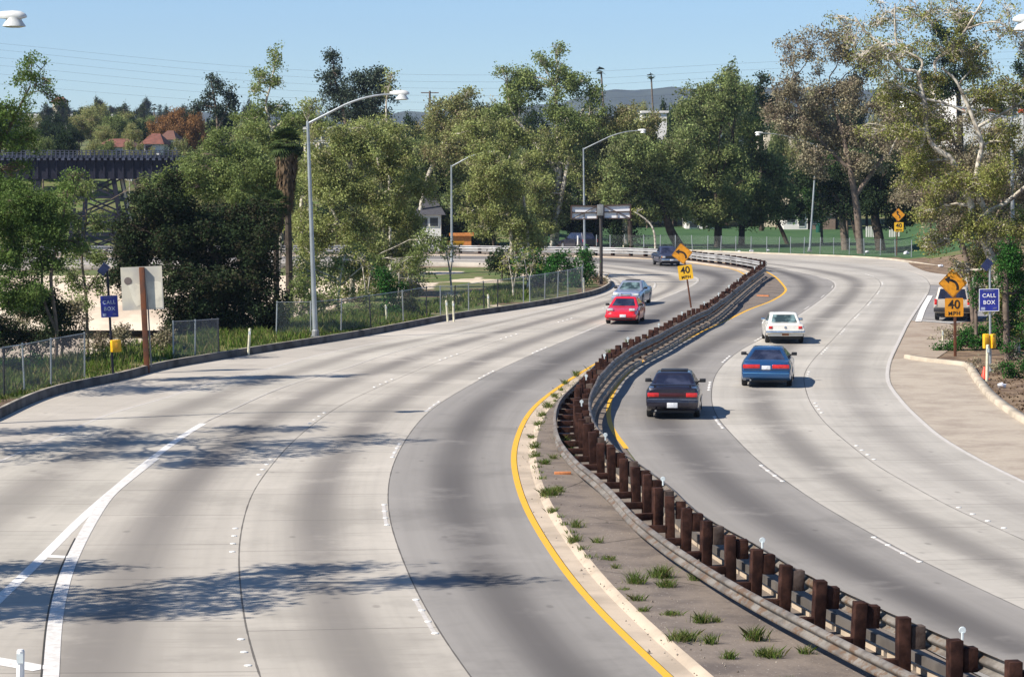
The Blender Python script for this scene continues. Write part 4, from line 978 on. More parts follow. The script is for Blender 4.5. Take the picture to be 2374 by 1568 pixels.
# ------------------------------------------------------------------ buildings
def building(name, label, x0, x1, ytop, ybot, d, depth, wall, roof=None, roofh=0, wins=(), stripe=None, cat='building', flat=True):
    a = P(x0, ybot, d); b = P(x1, ybot, d); t = P(x0, ytop, d); W_ = b.x-a.x; H_ = t.z-a.z; base = float(hz((a.x+b.x)/2, d)); zb = min(base, a.z) - .5
    r = empty(name, ((a.x+b.x)/2, d, zb), 0, label, cat); H2 = t.z - zb
    m = MB(); m.box((0, depth/2, H2/2), (W_, depth, H2)); m.build('wall', wall, r)
    if roof:
        m = MB(); e = .5; z = H2 + .01; rh = roofh
        if flat: m.box((0, depth/2, z+.15), (W_+.5, depth+.5, .3))
        else:
            vs = [(-W_/2-e, -e, z), (W_/2+e, -e, z), (W_/2+e, depth+e, z), (-W_/2-e, depth+e, z), (-W_/4, depth/2, z+rh), (W_/4, depth/2, z+rh)]
            m.add(vs, [(0, 1, 5, 4), (1, 2, 5), (2, 3, 4, 5), (3, 0, 4), (3, 2, 1, 0)])
        m.build('roof', roof, r)
    if stripe: m = MB(); m.box((0, -.02, H2*.80), (W_*.98, .1, .45)); m.build('coloured_band', stripe, r)
    for wx, wz, ww, wh in wins:
        m = MB(); m.box((W_*wx, -.03, H2 - H_*wz), (ww, .1, wh)); f = m.build('window_frame', STUCW, r)
        m = MB(); m.box((W_*wx, -.09, H2 - H_*wz), (ww*.82, .04, wh*.84)); m.build('window', WINB, f)
    return r
building('house', 'small cream house with a hipped roof high on the far left hillside', 122, 150, 236, 258, 820, 7, STUC, TILE, 1.6, [(-.2,.5,1,1.1), (.25,.5,1,1.1)], flat=False, cat='house')
building('retaining_wall', 'long pale wall crossing the far left hillside', 62, 262, 264, 272, 760, .5, STUCW, cat='wall')
building('house', 'low house with a long red tiled roof behind the railway bridge parapet', 225, 305, 341, 372, 300, 8, STUCW, TILE, 1.0, [(-.3,.5,1.2,1), (.2,.5,1.2,1)], flat=False, cat='house')
building('house', 'white house with red tiled roof above the right end of the bridge', 334, 372, 334, 358, 310, 7, STUCW, TILE, 1.3, [(-.2,.5,1,1.1)], flat=False, cat='house')
building('house', 'white upper house with brown tiled roof under the orange tree', 372, 400, 324, 345, 325, 8, STUCW, simple('brown_roof_tile', (.16, .075, .05), .9), 1.2, [(.1,.5,1,1)], flat=False, cat='house')
building('apartment_building', 'cream two-storey building behind the shaggy palm beside the tallest lamp pole', 704, 768, 300, 360, 330, 10, STUC, STUCW, .3, [(-.35,.25,1.1,1.3), (-.05,.25,1.1,1.3), (.28,.25,1.1,1.3), (-.3,.7,1.1,1.3), (.2,.7,1.1,1.3)])
building('apartment_building', 'broad beige block behind the right park trees', 1772, 1862, 264, 330, 350, 12, STUC, simple('beige_parapet', (.6, .5, .36), .9), .3, [(-.35,.3,1.4,1.5), (0,.3,1.4,1.5), (.35,.3,1.4,1.5)])
building('commercial_building', 'white building with a red-orange band high on the slope at the right edge', 2215, 2420, 212, 290, 330, 14, STUCW, STUCW, .3, [(-.3,.6,2.2,1.2), (.1,.6,2.2,1.2), (.38,.6,1.6,1.2)], stripe=simple('orange_band', (.75, .13, .05), .6))
building('park_building', 'low white building behind the lawn between the two straight dark trunks', 1590, 1672, 510, 532, 342, 7, STUCW, simple('grey_flat_roof', (.3, .29, .28), .9), .3, [(-.3,.5,1.2,.8), (.2,.5,1.2,.8)])
building('park_building', 'white-walled building behind the lawn left of the park street lamp', 1816, 1872, 492, 526, 338, 7, STUCW, simple('grey_flat_roof', (.3, .29, .28), .9), .3, [(-.2,.4,1.2,1.2), (.25,.5,.9,1.9)])
building('park_building', 'pale shed with brown doors behind the lawn right of the park street lamp', 1878, 1936, 498, 524, 338, 6, simple('brown_cladding', (.24, .17, .13), .9), simple('grey_flat_roof', (.3, .29, .28), .9), .3, [(-.3,.5,.9,.9)])
building('house', 'white house with dark roof glimpsed under the trees left of the thin far lamp', 968, 1022, 498, 530, 262, 8, STUCW, simple('dark_shingle', (.06, .06, .07), .9), 1.6, [(-.25,.5,1,1), (.2,.5,1,1)], flat=False, cat='house')
building('house', 'white house wall showing through the middle treetops', 1490, 1545, 262, 300, 360, 9, STUCW, STUCW, .3, [(0,.4,1.1,1.3)], cat='house')
# orange and yellow construction things beyond the far road
r = building('site_hut', 'orange striped low roof beyond the far road behind the thin lamp', 1047, 1092, 547, 560, 262, 4, simple('orange_boards', (.65, .24, .06), .7, 0, .35, 4), simple('orange_boards', (.65, .24, .06), .7), .3, cat='hut')
b = P(1051, 578, 244); r = empty('skip_container', Vector((b.x, 244, float(hz(b.x, 244)))), 0, 'yellow skip by the far road at the foot of the thin lamp', 'skip')
m = MB(); m.add([(-.75,-.6,.15),(.75,-.6,.15),(.75,.6,.15),(-.75,.6,.15),(-1.0,-.75,1.0),(1.0,-.75,1.0),(1.0,.75,1.0),(-1.0,.75,1.0)], [(3,2,1,0),(0,1,5,4),(1,2,6,5),(2,3,7,6),(3,0,4,7)]); m.build('tub', CALLY, r)
m = MB(); m.bar((-1.02,-.78,1), (1.02,-.78,1), .1); m.bar((-1.02,.78,1), (1.02,.78,1), .1); m.build('rim', simple('dark_yellow', (.5, .25, .01), .5), r)
# white picket row in the park
for a, b_, lb in ((2008, 2034, 'left short row of white upright pickets on the park lawn'), (2062, 2086, 'right short row of white upright pickets beside the yellow plate')):
    w = P(a, 549, 300); w.z = float(hz(w.x, 300)); r = empty('picket_fence', w, 0, lb, 'fence')
    for x in np.arange(a, b_, 5.2): m = MB(); q = P(x, 549, 300)-w; m.box((q.x, 0, .6), (.16, .08, 1.25)); m.build('picket', STUCW, r)
    m = MB(); L_ = M(b_-a, 300); m.box((L_/2-.1, .06, .9), (L_, .05, .1)); m.build('rail', STUCW, r)
# green litter bin in the park
w = P(1897, 520, 322); w.z = float(hz(w.x, 322)); r = empty('litter_bin', w, 0, 'dark green litter bin standing before the pale shed on the lawn', 'bin')
m = MB(); m.lathe([(.33, 0), (.36, .9)], 14); m.build('barrel', simple('bin_green', (.01, .09, .06), .5), r, smooth=True); m = MB(); m.lathe([(.38, .9), (.36, .98), (.1, 1.1)], 14); m.build('lid', simple('bin_green', (.01, .09, .06), .5), r, smooth=True)
# litter
for k, (x, y, s, lb) in enumerate(((1668,582,.28,'leftmost scrap of white litter by the far kerb'), (1713,583,.3,'bluish white litter by the far kerb'), (1742,583.5,.45,'long white litter scrap on the dirt by the far kerb'), (1780,582,.4,'rounded white litter bag on the dirt left of the park street lamp'), (2010,585,.4,'white litter bag on the dirt left of the small 40 MPH sign'), (2101,590,.55,'largest white litter bag on the dirt right of the small 40 MPH sign'), (2180,622,.45,'white litter bag in the gutter near the side road'), (2322,896,.35,'flat white paper on the mulch below the right call box'))):
    g = G(x, y); g.z = float(hz(g.x, g.y)) + s*.25; bm = bmesh.new(); bmesh.ops.create_icosphere(bm, subdivisions=2, radius=s/2)
    for v_ in bm.verts: v_.co *= .7 + .5*random.random(); v_.co.z *= .6
    me = bpy.data.meshes.new('litter'); bm.to_mesh(me); bm.free(); o = link('litter', me, LITTER); o.location = g; tag(o, lb, 'litter', 'litter along the kerbs')
g = G(1304, 1101); r = tag(MB().box((0, 0, .05), (.42, .12, .09), rz=.1).build('broken_brick', simple('orange_brick', (.60, .22, .08), .8, 0, .3, 12), None, bevel=.01), 'orange broken brick lying on the median ground', 'brick'); r.location = G(1304, 1101, .05)
g = G(1772, 690); r = tag(MB().box((0, 0, .05), (.8, .12, .09), rz=-.5).build('orange_plank', simple('orange_brick', (.60, .22, .08), .8, 0, .3, 12), None), 'orange splintered plank on the median near the guardrail end', 'plank'); r.location = G(1768, 687, .02)
# utility pole and wires
d = 420.0; w = P(997, 320, d); w.z = float(hz(w.x, d)); r = empty('utility_pole', w, 0, 'wooden utility pole with two crossarms rising above the treetops', 'utility pole')
t = P(996, 211, d)-w; m = MB(); m.tube([(0, 0, 0), (t.x, 0, t.z)], [.22, .16], 8); m.build('pole', BARKB, r)
for dz in (.3, 4.0): m = MB(); m.box((t.x, 0, t.z-dz), (2.9 if dz < 1 else 2.4, .14, .16)); m.build('crossarm', BARKB, r)
for k, (ya, yb, yc, yd) in enumerate(((101,156,174,100),(116,172,190,116),(134,188,205,133),(152,205,222,150),(172,222,238,168),(195,240,256,190))):
    c = catmull([P(-200, ya-16, 470), P(0, ya, 470), P(586, yb, 470), P(1150, yc, 470), P(1780, yc-30, 470), P(2500, yd+14, 470)], 8)
    m = MB(); m.tube([Vector(q) for q in c], .020, 4); o = m.build('power_line', WIREM); tag(o, 'thin power line across the sky, %s of the six' % ['topmost', 'second from the top', 'third from the top', 'fourth from the top', 'fifth from the top', 'lowest'][k], 'power line', 'power lines across the sky')
# ------------------------------------------------------------------ vegetation
def leaf_arrays(C, n, sig, size, crand, flat=1.0):
    """C cluster centres (K,3) -> leaf quads scattered about them"""
    K = len(C); idx = rng.integers(0, K, n); c = C[idx] + rng.normal(0, 1, (n, 3))*sig*np.array([1, 1, .8*flat])
    t = rng.normal(0, 1, (n, 3)); t /= np.linalg.norm(t, axis=1)[:, None]; q = rng.normal(0, 1, (n, 3)); b = np.cross(t, q); b /= np.linalg.norm(b, axis=1)[:, None]
    s = size*rng.uniform(.6, 1.35, n)[:, None]
    V = np.stack([c - t*s*.5, c + b*s*.34 + t*s*.05, c + t*s*.55, c - b*s*.34 + t*s*.05], 1).reshape(-1, 3)
    Q = np.arange(4*n).reshape(n, 4); uv = np.stack([rng.random(n), crand[idx]], 1); return V, Q, np.repeat(uv, 4, 0)
def merge(parts):
    V, Q, U = [], [], []; o = 0
    for v, q, u in parts: V.append(v); Q.append(q+o); U.append(u); o += len(v)
    return np.vstack(V), np.vstack(Q), np.vstack(U)
def bend(a, b, k=.12, n=6):
    a = np.array(a, float); b = np.array(b, float); t = np.linspace(0, 1, n)[:, None]; L = np.linalg.norm(b-a)
    o = rng.normal(0, k*L, 3); o2 = rng.normal(0, k*.4*L, (n, 3)); o2[0] = o2[-1] = 0
    return a*(1-t) + b*t + o*(t*(1-t))*2 + o2*.5 + np.array([0, 0, L*.10])*(t*(1-t))*2
def make_crown(blobs, leaf, cover, clus=22, subs=8, flat=1.0):
    """blobs: (centre vec3, radii vec3, cover) in local metres -> leaf arrays, list of (blob, subcentres, clusters)"""
    parts = []; skel = []
    for c, rad, cv in blobs:
        c = np.array(c); rad = np.array(rad); k = subs
        dr = rng.normal(0, 1, (k, 3)); dr /= np.linalg.norm(dr, axis=1)[:, None]
        sc_ = c + dr*rad*rng.uniform(.30, .95, (k, 1)); sr = rng.uniform(.24, .50, (k, 1))*rad
        area = math.pi*rad[0]*rad[2]; n = int(cover*cv*area/(.20*leaf*leaf)); n = max(n, 12)
        K = max(6, n//clus); si = rng.integers(0, k, K); d2 = rng.normal(0, 1, (K, 3)); d2 /= np.linalg.norm(d2, axis=1)[:, None]
        C = sc_[si] + d2*sr[si]*(rng.random((K, 1))**.5)
        kc = max(2, K//7); C[:kc] = c + d2[:kc]*rad*.55*rng.random((kc, 1))
        parts.append(leaf_arrays(C, n, leaf*1.45, leaf, rng.random(K), flat)); skel.append((c, rad, sc_, C))
    return merge(parts), skel
def wood(trunks, skel, r0, twig=3, tr=.02, lw=1.0):
    m = MB(); anchors = []
    for path, rad in trunks:
        m.tube(path, rad, 8, cap=True); anchors += [(np.array(p), q) for p, q in zip(path, rad)]
    A = np.array([a for a, _ in anchors])
    for c, rad, sc_, C in skel:
        h = A[:, 2] < c[2] + .2*rad[2]; pool = np.where(h)[0] if h.any() else np.arange(len(A))
        j = pool[np.argmin(np.linalg.norm(A[pool]-c, axis=1))]; a, ar = anchors[j]; lr = min(ar*.7, r0*.45*lw)
        p = bend(a, c); m.tube(p, list(np.linspace(lr, lr*.55, len(p))), 6, cap=False)
        for s_ in sc_:
            st_ = p[rng.integers(len(p)//2, len(p))]; q = bend(st_, s_, .14, 5); m.tube(q, list(np.linspace(lr*.5, lr*.22, 5)), 5, cap=False)
            near = C[np.argsort(np.linalg.norm(C-s_, axis=1))[:twig*2]]
            for e in near[::2]:
                w = bend(q[rng.integers(2, 5)], e, .15, 4); m.tube(w, list(np.linspace(max(lr*.22, tr), tr*.5, 4)), 3, cap=False)
    return m
def tree(name, label, kind, d, trunks, blobs, leaf=None, bark=BARK, cover=2.35, r0=.22, cat='tree', group=None, twig=3, tr=.018, zspread=.35, clus=30, subs=11, flat=1.0, ground=True):
    leaf = leaf or .00085*d
    x0, y0 = trunks[0][0][:2]; b = P(x0, y0, d); b = Vector((b.x, d, float(hz(b.x, d)) if ground else b.z))
    r = empty(name, b, 0, label, cat, group); L = lambda x, y, dy=0: np.array(P(x, y, d+dy) - b)
    T = []
    for path in trunks:
        pts = [L(q[0], q[1]) for q in path]; rads = [M(q[2], d) if len(q) > 2 else r0*(1-.6*i/len(path)) for i, q in enumerate(path)]
        if path is trunks[0]: pts[0] = np.array([0, 0, -.15])
        c = catmull([tuple(q) for q in pts], 4) if len(pts) > 2 else np.array(pts); T.append(([tuple(q) for q in c], list(np.interp(np.linspace(0, 1, len(c)), np.linspace(0, 1, len(rads)), rads))))
    B = []
    for q in blobs:
        rx, ry = M(q[2], d), M(q[3], d); rz = (rx+ry)/2; dy = rng.uniform(-zspread, zspread)*rz*1.5; c = L(q[0], q[1]); c[1] += dy
        B.append((c, (rx, rz, ry), q[4] if len(q) > 4 else 1.0))
    (V, Q, U), skel = make_crown(B, leaf, cover, clus, subs, flat)
    wood(T, skel, r0, twig, tr, 1.55 if bark is BARK and name != 'large_sycamore' else .7).build('trunk', bark, r, smooth=True, sharp=80)
    bigmesh('crown', V, Q, U, LF[kind], r); return r

LT = 'leafy trees left of the freeway'
tree('leafy_tree', 'bright green leafy tree at the left edge, its open top reaching into the sky', 'broad', 93, [[(-50,880,9),(-45,600,7),(-20,400,6),(20,300,4),(70,200,2)]],
     [(80,175,62,62,.5),(25,265,70,55,.9),(-35,290,60,80,1),(50,330,75,35,.7),(120,215,38,40,.35),(10,390,80,30,.6),(-50,420,60,80,1)], bark=BARKB, cover=1.5)
tree('leafy_tree', 'yellowish green tree with thin crossing stems over the lower left, in front of the bridge', 'broad', 104, [[(128,850,5),(131,760,4),(118,640,4),(140,540,3),(150,480,2)],[(128,760,4),(100,690,3),(95,600,3),(70,500,2)]],
     [(40,470,95,75,1.1),(100,520,60,70,.9),(25,580,85,75,1.1),(150,440,42,40,.55),(180,405,30,20,.35),(-20,500,60,110,1),(20,680,70,50,.8),(110,600,50,50,.8),(60,660,70,45,.8),(140,530,50,60,.8),(120,470,60,50,.7),(190,560,26,40,.5)], bark=BARKB, cover=2.2)
tree('bare_shrub', 'grey half-bare shrub in front of the pale creek bank left of the call box sign', 'twigb', 110, [[(140,815,4),(150,760,3),(160,720,2)],[(142,800,3),(110,740,2)]], [(150,715,48,60,.7),(110,740,50,50,.8),(185,740,40,40,.6),(70,720,60,60,.9)], bark=BARKB, cover=.9, cat='shrub', r0=.08)
tree('leafy_bush', 'low green bush behind the fence at the lower left edge', 'ivy', 99, [[(30,905,3),(30,860,3)]], [(10,850,60,45),(80,850,45,35,.8),(-40,820,60,70)], cover=1.3, cat='shrub', r0=.06, bark=BARKB)
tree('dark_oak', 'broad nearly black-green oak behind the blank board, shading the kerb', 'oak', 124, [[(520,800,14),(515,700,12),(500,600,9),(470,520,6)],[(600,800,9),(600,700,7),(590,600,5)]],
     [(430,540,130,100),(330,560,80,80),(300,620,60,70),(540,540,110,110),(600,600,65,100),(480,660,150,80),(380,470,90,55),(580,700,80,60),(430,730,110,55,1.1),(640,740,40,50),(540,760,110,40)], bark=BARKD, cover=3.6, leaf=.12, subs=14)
tree('leafy_tree', 'yellow-green tree rising above and behind the dark oak', 'sycg', 152, [[(560,720,8),(555,560,7),(545,450,5),(530,380,3)]],
     [(520,350,85,50),(450,390,75,45,.9),(590,400,90,60),(530,430,120,70),(400,430,60,45,.8),(640,430,55,60),(370,470,40,50,.7)], bark=BARKB)
tree('slender_sycamore', 'tall slender tree with a kinked white trunk and a wispy top, behind the palm', 'sycg', 190, [[(645,650,5),(650,480,5),(645,390,4.5),(633,310,4),(622,270,3.4),(617,235,3),(628,195,2),(640,130,1.2)]],
     [(640,140,22,32,.55),(606,178,26,28,.5),(640,195,30,25,.45),(590,205,24,22,.45),(620,250,55,22,.6),(580,280,40,40,1),(680,280,48,45,1),(610,320,70,50,1)], r0=.2)
tree('eucalyptus', 'tall dark eucalyptus with a leaning spire, highest crown left of the sky gap', 'euc', 264, [[(815,640,7),(812,400,6),(800,280,5),(778,190,3)],[(812,330,4),(850,230,3)]],
     [(768,128,16,30),(770,175,28,32),(760,215,26,28,.8),(795,215,34,34),(835,190,42,34),(870,185,32,34),(880,220,38,40),(825,245,50,40),(860,275,50,40),(790,270,32,40,.9)], bark=BARKB, cover=2.1, subs=9)
tree('slender_sycamore', 'thin white-stemmed sapling beside the end of the tall lamp arm', 'syc', 200, [[(905,520,3),(901,380,3),(898,300,2.6),(895,240,2),(905,185,1)]], [(906,175,14,22,.35),(898,215,20,24,.3),(893,290,30,40,.6)], r0=.1)
tree('eucalyptus', 'dark eucalyptus with separate clumps of foliage above the orange tree', 'euc', 290, [[(505,480,4),(505,320,3.5),(500,250,2.5),(490,190,1.5)],[(505,300,2.5),(535,230,1.6)]],
     [(490,182,9,10),(497,192,17,14),(511,205,14,13),(532,212,16,18),(484,225,16,15),(472,245,20,17),(537,240,20,22),(505,262,30,24),(455,255,14,16),(520,290,35,30)], bark=BARKB, cover=2.2, subs=6)
tree('sycamore', 'wide olive sycamore directly right of the tallest lamp pole', 'syc', 160, [[(812,770,6),(818,600,6),(812,460,5.5),(808,380,5),(800,300,3)],[(812,560,4),(760,470,3)],[(815,500,4),(860,420,3)]],
     [(790,310,80,48),(735,360,60,60,.9),(850,350,75,60),(760,430,80,65),(840,440,80,60),(750,520,70,60,.9),(830,540,75,60,.9),(720,600,40,60,.6),(780,640,60,60,.35)])
tree('sycamore', 'olive sycamore with a thin white trunk in the middle of the left tree belt', 'syc', 164, [[(905,740,5),(888,620,5),(890,520,4.6),(882,430,4),(875,360,3)],[(888,620,3),(930,560,2.5)]],
     [(880,300,70,42),(930,350,65,55),(880,400,70,50),(950,440,60,60),(890,490,75,60),(960,530,55,55),(890,580,80,55,.9),(960,600,45,40,.8),(850,650,60,45,.45),(910,670,55,35,.5)])
tree('sycamore', 'brownish sycamore with a pale trunk leaning right, above the thin far lamp', 'sycb', 263, [[(960,560,5),(985,430,5),(1010,370,4.5),(1035,320,4),(1060,280,2.5)]],
     [(1050,250,55,38),(1010,290,55,45),(1080,300,65,50),(1030,350,70,50),(1100,360,60,50,.9),(1130,260,42,34,.7),(1085,220,28,22,.5)])
tree('sycamore', 'mid-green sycamore filling the belt between the thin far lamp and the tallest crown', 'sycg', 265, [[(1095,572,5),(1090,500,4.5),(1085,420,4)]],
     [(1070,400,50,45),(1100,460,55,50),(1060,480,40,45,.8),(1120,540,50,45,.9),(1075,330,45,40)])
tree('sycamore', 'olive sycamore with low boughs between the shaggy palm and the tallest lamp pole', 'syc', 168, [[(700,690,5),(700,560,4.5),(698,470,4)]],
     [(700,450,40,50,.9),(695,520,40,50,.9),(715,590,40,45,.7),(735,300,40,30,.8),(725,250,30,22,.5)])
tree('park_tree', 'leafy park tree between the white billboard panels and the leaning dark trunk', 'park', 254, [[(1462,580,6),(1460,530,5.5),(1458,470,5)]],
     [(1450,400,55,50),(1480,440,50,45),(1430,450,40,45),(1490,350,50,45),(1440,340,45,40),(1475,490,50,30)], bark=BARKD, group='trees on the park lawn')
tree('understory_saplings', 'thin green undergrowth below the sycamores right of the tallest lamp pole', 'sycg', 154, [[(780,720,3),(790,640,2.4),(800,590,2)],[(790,660,2),(860,600,1.6)],[(790,650,2),(720,620,1.6)]],
     [(700,640,50,55,.5),(780,625,60,50,.55),(850,610,60,50,.6),(960,610,45,45,.6),(1000,560,45,40,.6),(740,690,55,40,.4),(840,690,45,35,.35)], cat='shrub', r0=.08)
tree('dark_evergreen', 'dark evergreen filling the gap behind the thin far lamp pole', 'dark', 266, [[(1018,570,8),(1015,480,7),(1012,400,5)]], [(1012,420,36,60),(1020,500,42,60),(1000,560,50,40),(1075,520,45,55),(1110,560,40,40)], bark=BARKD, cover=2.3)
tree('sycamore', 'tallest green sycamore with a jagged top in the centre of the skyline', 'sycg', 262, [[(1286,570,9),(1292,460,8),(1298,360,7),(1290,280,5),(1287,200,3)],[(1292,400,5),(1200,280,3)],[(1296,360,5),(1360,240,3)]],
     [(1290,118,20,24,.7),(1255,145,26,28,.7),(1298,165,36,36),(1200,175,42,34,.85),(1165,165,24,20,.6),(1240,205,55,42),(1330,200,42,38),(1370,220,36,40,.8),(1200,240,60,45),(1290,260,70,50),(1370,280,45,45),(1160,270,45,45)], cover=1.8)
tree('sycamore', 'olive sycamore with a bright white trunk leaning right, above the fence corner', 'syc', 261, [[(1277,590,6),(1281,550,6),(1296,480,5.5),(1308,420,5),(1317,370,4.5),(1322,320,3.5)]],
     [(1310,330,60,45,.8),(1350,390,38,55,.8),(1250,370,70,50),(1230,440,65,50),(1300,470,55,50,.6),(1250,520,65,45,.8)])
tree('sycamore', 'leafy sycamore with two thin white stems left of the leaning white trunk', 'syc', 186, [[(1190,650,5),(1185,560,4.5),(1178,480,4),(1165,420,3)],[(1230,640,4),(1222,540,3.6),(1212,450,3)]],
     [(1130,370,60,55),(1190,330,70,50),(1110,440,60,55),(1180,430,75,60),(1130,500,65,45),(1200,520,70,45),(1230,570,50,40,.7),(1100,310,50,40,.8)])
tree('sycamore', 'brown-olive tree with a forked white limb above the third lamp', 'sycb', 262, [[(1450,575,7),(1445,420,6),(1430,330,5),(1412,298,4),(1402,272,2)]],
     [(1430,270,60,45,.8),(1400,330,55,50,.9),(1480,300,60,50),(1440,380,70,50),(1500,360,55,50),(1395,410,45,45,.8),(1420,460,55,40,.9)], bark=BARK)
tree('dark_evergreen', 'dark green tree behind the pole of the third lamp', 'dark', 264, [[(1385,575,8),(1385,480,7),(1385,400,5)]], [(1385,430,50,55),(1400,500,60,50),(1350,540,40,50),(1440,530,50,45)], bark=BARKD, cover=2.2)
PG = 'trees on the park lawn'
tree('park_tree', 'spreading park tree on a strongly leaning dark trunk, left part of the lawn', 'park', 256, [[(1580,583,12),(1568,560,11),(1553,532,10),(1540,490,7),(1520,440,5)]], [(1510,400,60,50),(1560,360,60,50),(1470,440,50,45),(1520,470,65,40),(1570,440,55,50),(1590,320,50,40),(1530,495,50,22),(1580,490,40,24),(1480,490,40,26)], bark=BARKD, group=PG)
tree('park_tree', 'big park tree on the thickest straight dark trunk, left one of the pair', 'park', 262, [[(1664,574,10),(1664,540,9),(1665,500,8),(1660,440,6)]], [(1640,300,65,50),(1600,260,45,40,.8),(1680,250,60,45),(1660,370,75,55),(1610,430,55,50),(1690,440,60,50),(1650,480,60,35),(1680,195,42,35,.8),(1620,210,45,30,.6),(1640,505,50,22),(1690,500,45,24),(1600,490,40,26)], bark=BARKD, group=PG)
tree('park_tree', 'big park tree on a straight dark trunk, right one of the pair', 'park', 266, [[(1718,570,8),(1719,540,7),(1721,500,6.5),(1730,440,5)]], [(1740,300,60,50,.8),(1730,370,65,50),(1790,380,55,55),(1760,440,65,50),(1810,440,45,45),(1740,490,60,30),(1720,220,36,40,.7),(1690,160,20,20,.5),(1745,505,45,22),(1790,480,50,30)], bark=BARKD, group=PG)
tree('park_tree', 'park tree on a thin dark trunk leaning left, before the white-walled building', 'dark', 272, [[(1826,566,5),(1812,535,4.5),(1800,510,4),(1790,470,4)]], [(1790,450,45,40),(1830,430,40,45),(1800,490,50,24),(1840,480,30,28)], bark=BARKD, group=PG)
tree('willow', 'vivid light green drooping tree beside the park street lamp', 'willow', 274, [[(1905,590,3),(1903,500,3),(1900,430,2.5)]], [(1870,440,24,34),(1860,480,22,36),(1885,500,22,24)], bark=BARKB)
tree('leafy_tree', 'vivid green round crown in front of the dark park trees', 'willow', 256, [[(1965,560,3),(1960,450,3),(1955,400,2)]], [(1940,350,28,22),(1925,375,26,24),(1960,375,26,26),(1920,405,24,22,.8),(1985,360,20,18,.8),(1950,410,30,20,.7),(1990,400,18,22,.6)], bark=BARKB)
tree('park_tree', 'dark shady park tree on a mottled trunk leaning left, right of the park street lamp', 'dark', 252, [[(1960,580,10),(1955,540,8),(1950,500,7),(1935,455,6),(1910,420,5)]], [(1900,420,55,45),(1960,430,60,50),(1900,480,40,30,.7),(1990,400,55,50),(1940,480,50,26,.7)], bark=BARKB, group=PG)
tree('park_tree', 'dark shady park tree on a thick black trunk left of the small 40 MPH sign', 'dark', 250, [[(2042,580,12),(2035,540,11),(2028,505,10),(2032,460,8)]], [(2030,430,65,50),(2085,450,60,50),(2010,480,45,30),(2090,500,50,35),(2140,470,55,60),(2060,380,60,45)], bark=BARKD, group=PG)
tree('park_tree', 'small leaning park tree farther back between the mottled trunk and the thick black trunk', 'dark', 286, [[(1988,556,5),(1980,530,4.5),(1972,500,4)]], [(1975,470,40,30),(2000,450,36,34)], bark=BARKD, group=PG)
tree('sapling', 'bare crooked sapling on the left of the lawn behind the far guardrail', 'twig', 246, [[(1519,578,2.6),(1517,545,2.4),(1508,520,2),(1485,500,1.6),(1468,490,1)]], [(1478,488,18,9,.25)], r0=.06)
tree('brown_tree', 'large brown twiggy tree with sparse leaves against the sky, behind the right sycamore', 'twigb', 241, [[(1995,590,9),(1985,480,8),(1970,390,7),(1950,300,5),(1920,210,3)],[(1985,450,6),(2060,340,4),(2080,250,3)],[(1975,400,5),(1880,300,3),(1830,200,2)]],
     [(1835,130,32,45,.35),(1880,110,50,50,.45),(1950,110,60,55,.5),(2020,140,60,60,.5),(1830,210,48,55,.6),(1900,210,65,60,.7),(1980,230,75,60,.7),(2060,230,60,60,.6),(1850,290,65,55,.8),(1940,310,80,55,.8),(2030,330,80,55,.8),(1880,370,60,45,.8),(1980,385,70,40,.8),(1800,250,40,50,.6)], bark=BARKB, cover=2.3, twig=6, tr=.018)
tree('dark_evergreen', 'tall dark tree seen through the bare top of the right sycamore', 'dark', 300, [[(2230,480,8),(2225,300,7),(2220,200,5)]], [(2180,80,34,36),(2230,60,34,30),(2205,130,50,45),(2250,150,45,55),(2190,200,50,50),(2130,170,40,40,.8)], bark=BARKD, cover=2.0)
tree('dark_evergreen', 'dark tree under the lamp head in the top right corner', 'dark', 290, [[(2380,420,7),(2378,250,6),(2376,150,4)]], [(2378,120,20,30),(2385,170,36,30),(2370,230,45,36),(2310,240,40,24,.8)], bark=BARKD, cover=2.0)
tree('dark_evergreen', 'dark conical trees mass left of the twiggy brown tree', 'dark', 330, [[(1765,480,6),(1764,300,5),(1762,200,3)]], [(1768,185,14,20),(1762,220,24,24),(1790,250,30,30),(1750,270,34,30)], bark=BARKD, cover=2.2)
# the big foreground sycamore at right
W0 = [[(2352,835,20),(2345,740,18),(2325,680,17),(2303,610,16),(2282,560,14),(2262,515,13),(2246,465,12),(2225,420,11),(2205,370,9),(2168,343,8),(2150,312,7),(2145,249,7),(2138,226,6),(2110,211,5),(2076,196,3)],
      [(2127,352,9),(2142,311,8),(2145,262,7),(2131,185,6),(2120,165,5),(2089,158,6),(2051,111,5),(2010,79,4),(1980,38,2)],
      [(2127,176,5),(2136,141,4),(2083,108,3.5),(2074,59,3),(2074,8,2)],
      [(2168,168,5),(2170,138,5),(2215,103,4.5),(2262,29,3),(2290,-20,2)],
      [(2325,640,13),(2330,590,12),(2300,520,11),(2262,440,9),(2266,384,8),(2275,337,8),(2262,293,7),(2238,234,6),(2215,187,4.5),(2183,158,3)],
      [(2264,296,6),(2310,270,5),(2345,250,4),(2390,225,3)],
      [(2142,305,5),(2110,290,4),(2080,320,3),(2060,360,2)],
      [(2137,228,4),(2190,240,3.5),(2240,262,3)],
      [(2270,500,8),(2330,470,7),(2380,430,6)]]
W_ = [[(x, y, q*(.74 if q > 4 else .75)) for x, y, q in pth] for pth in W0]
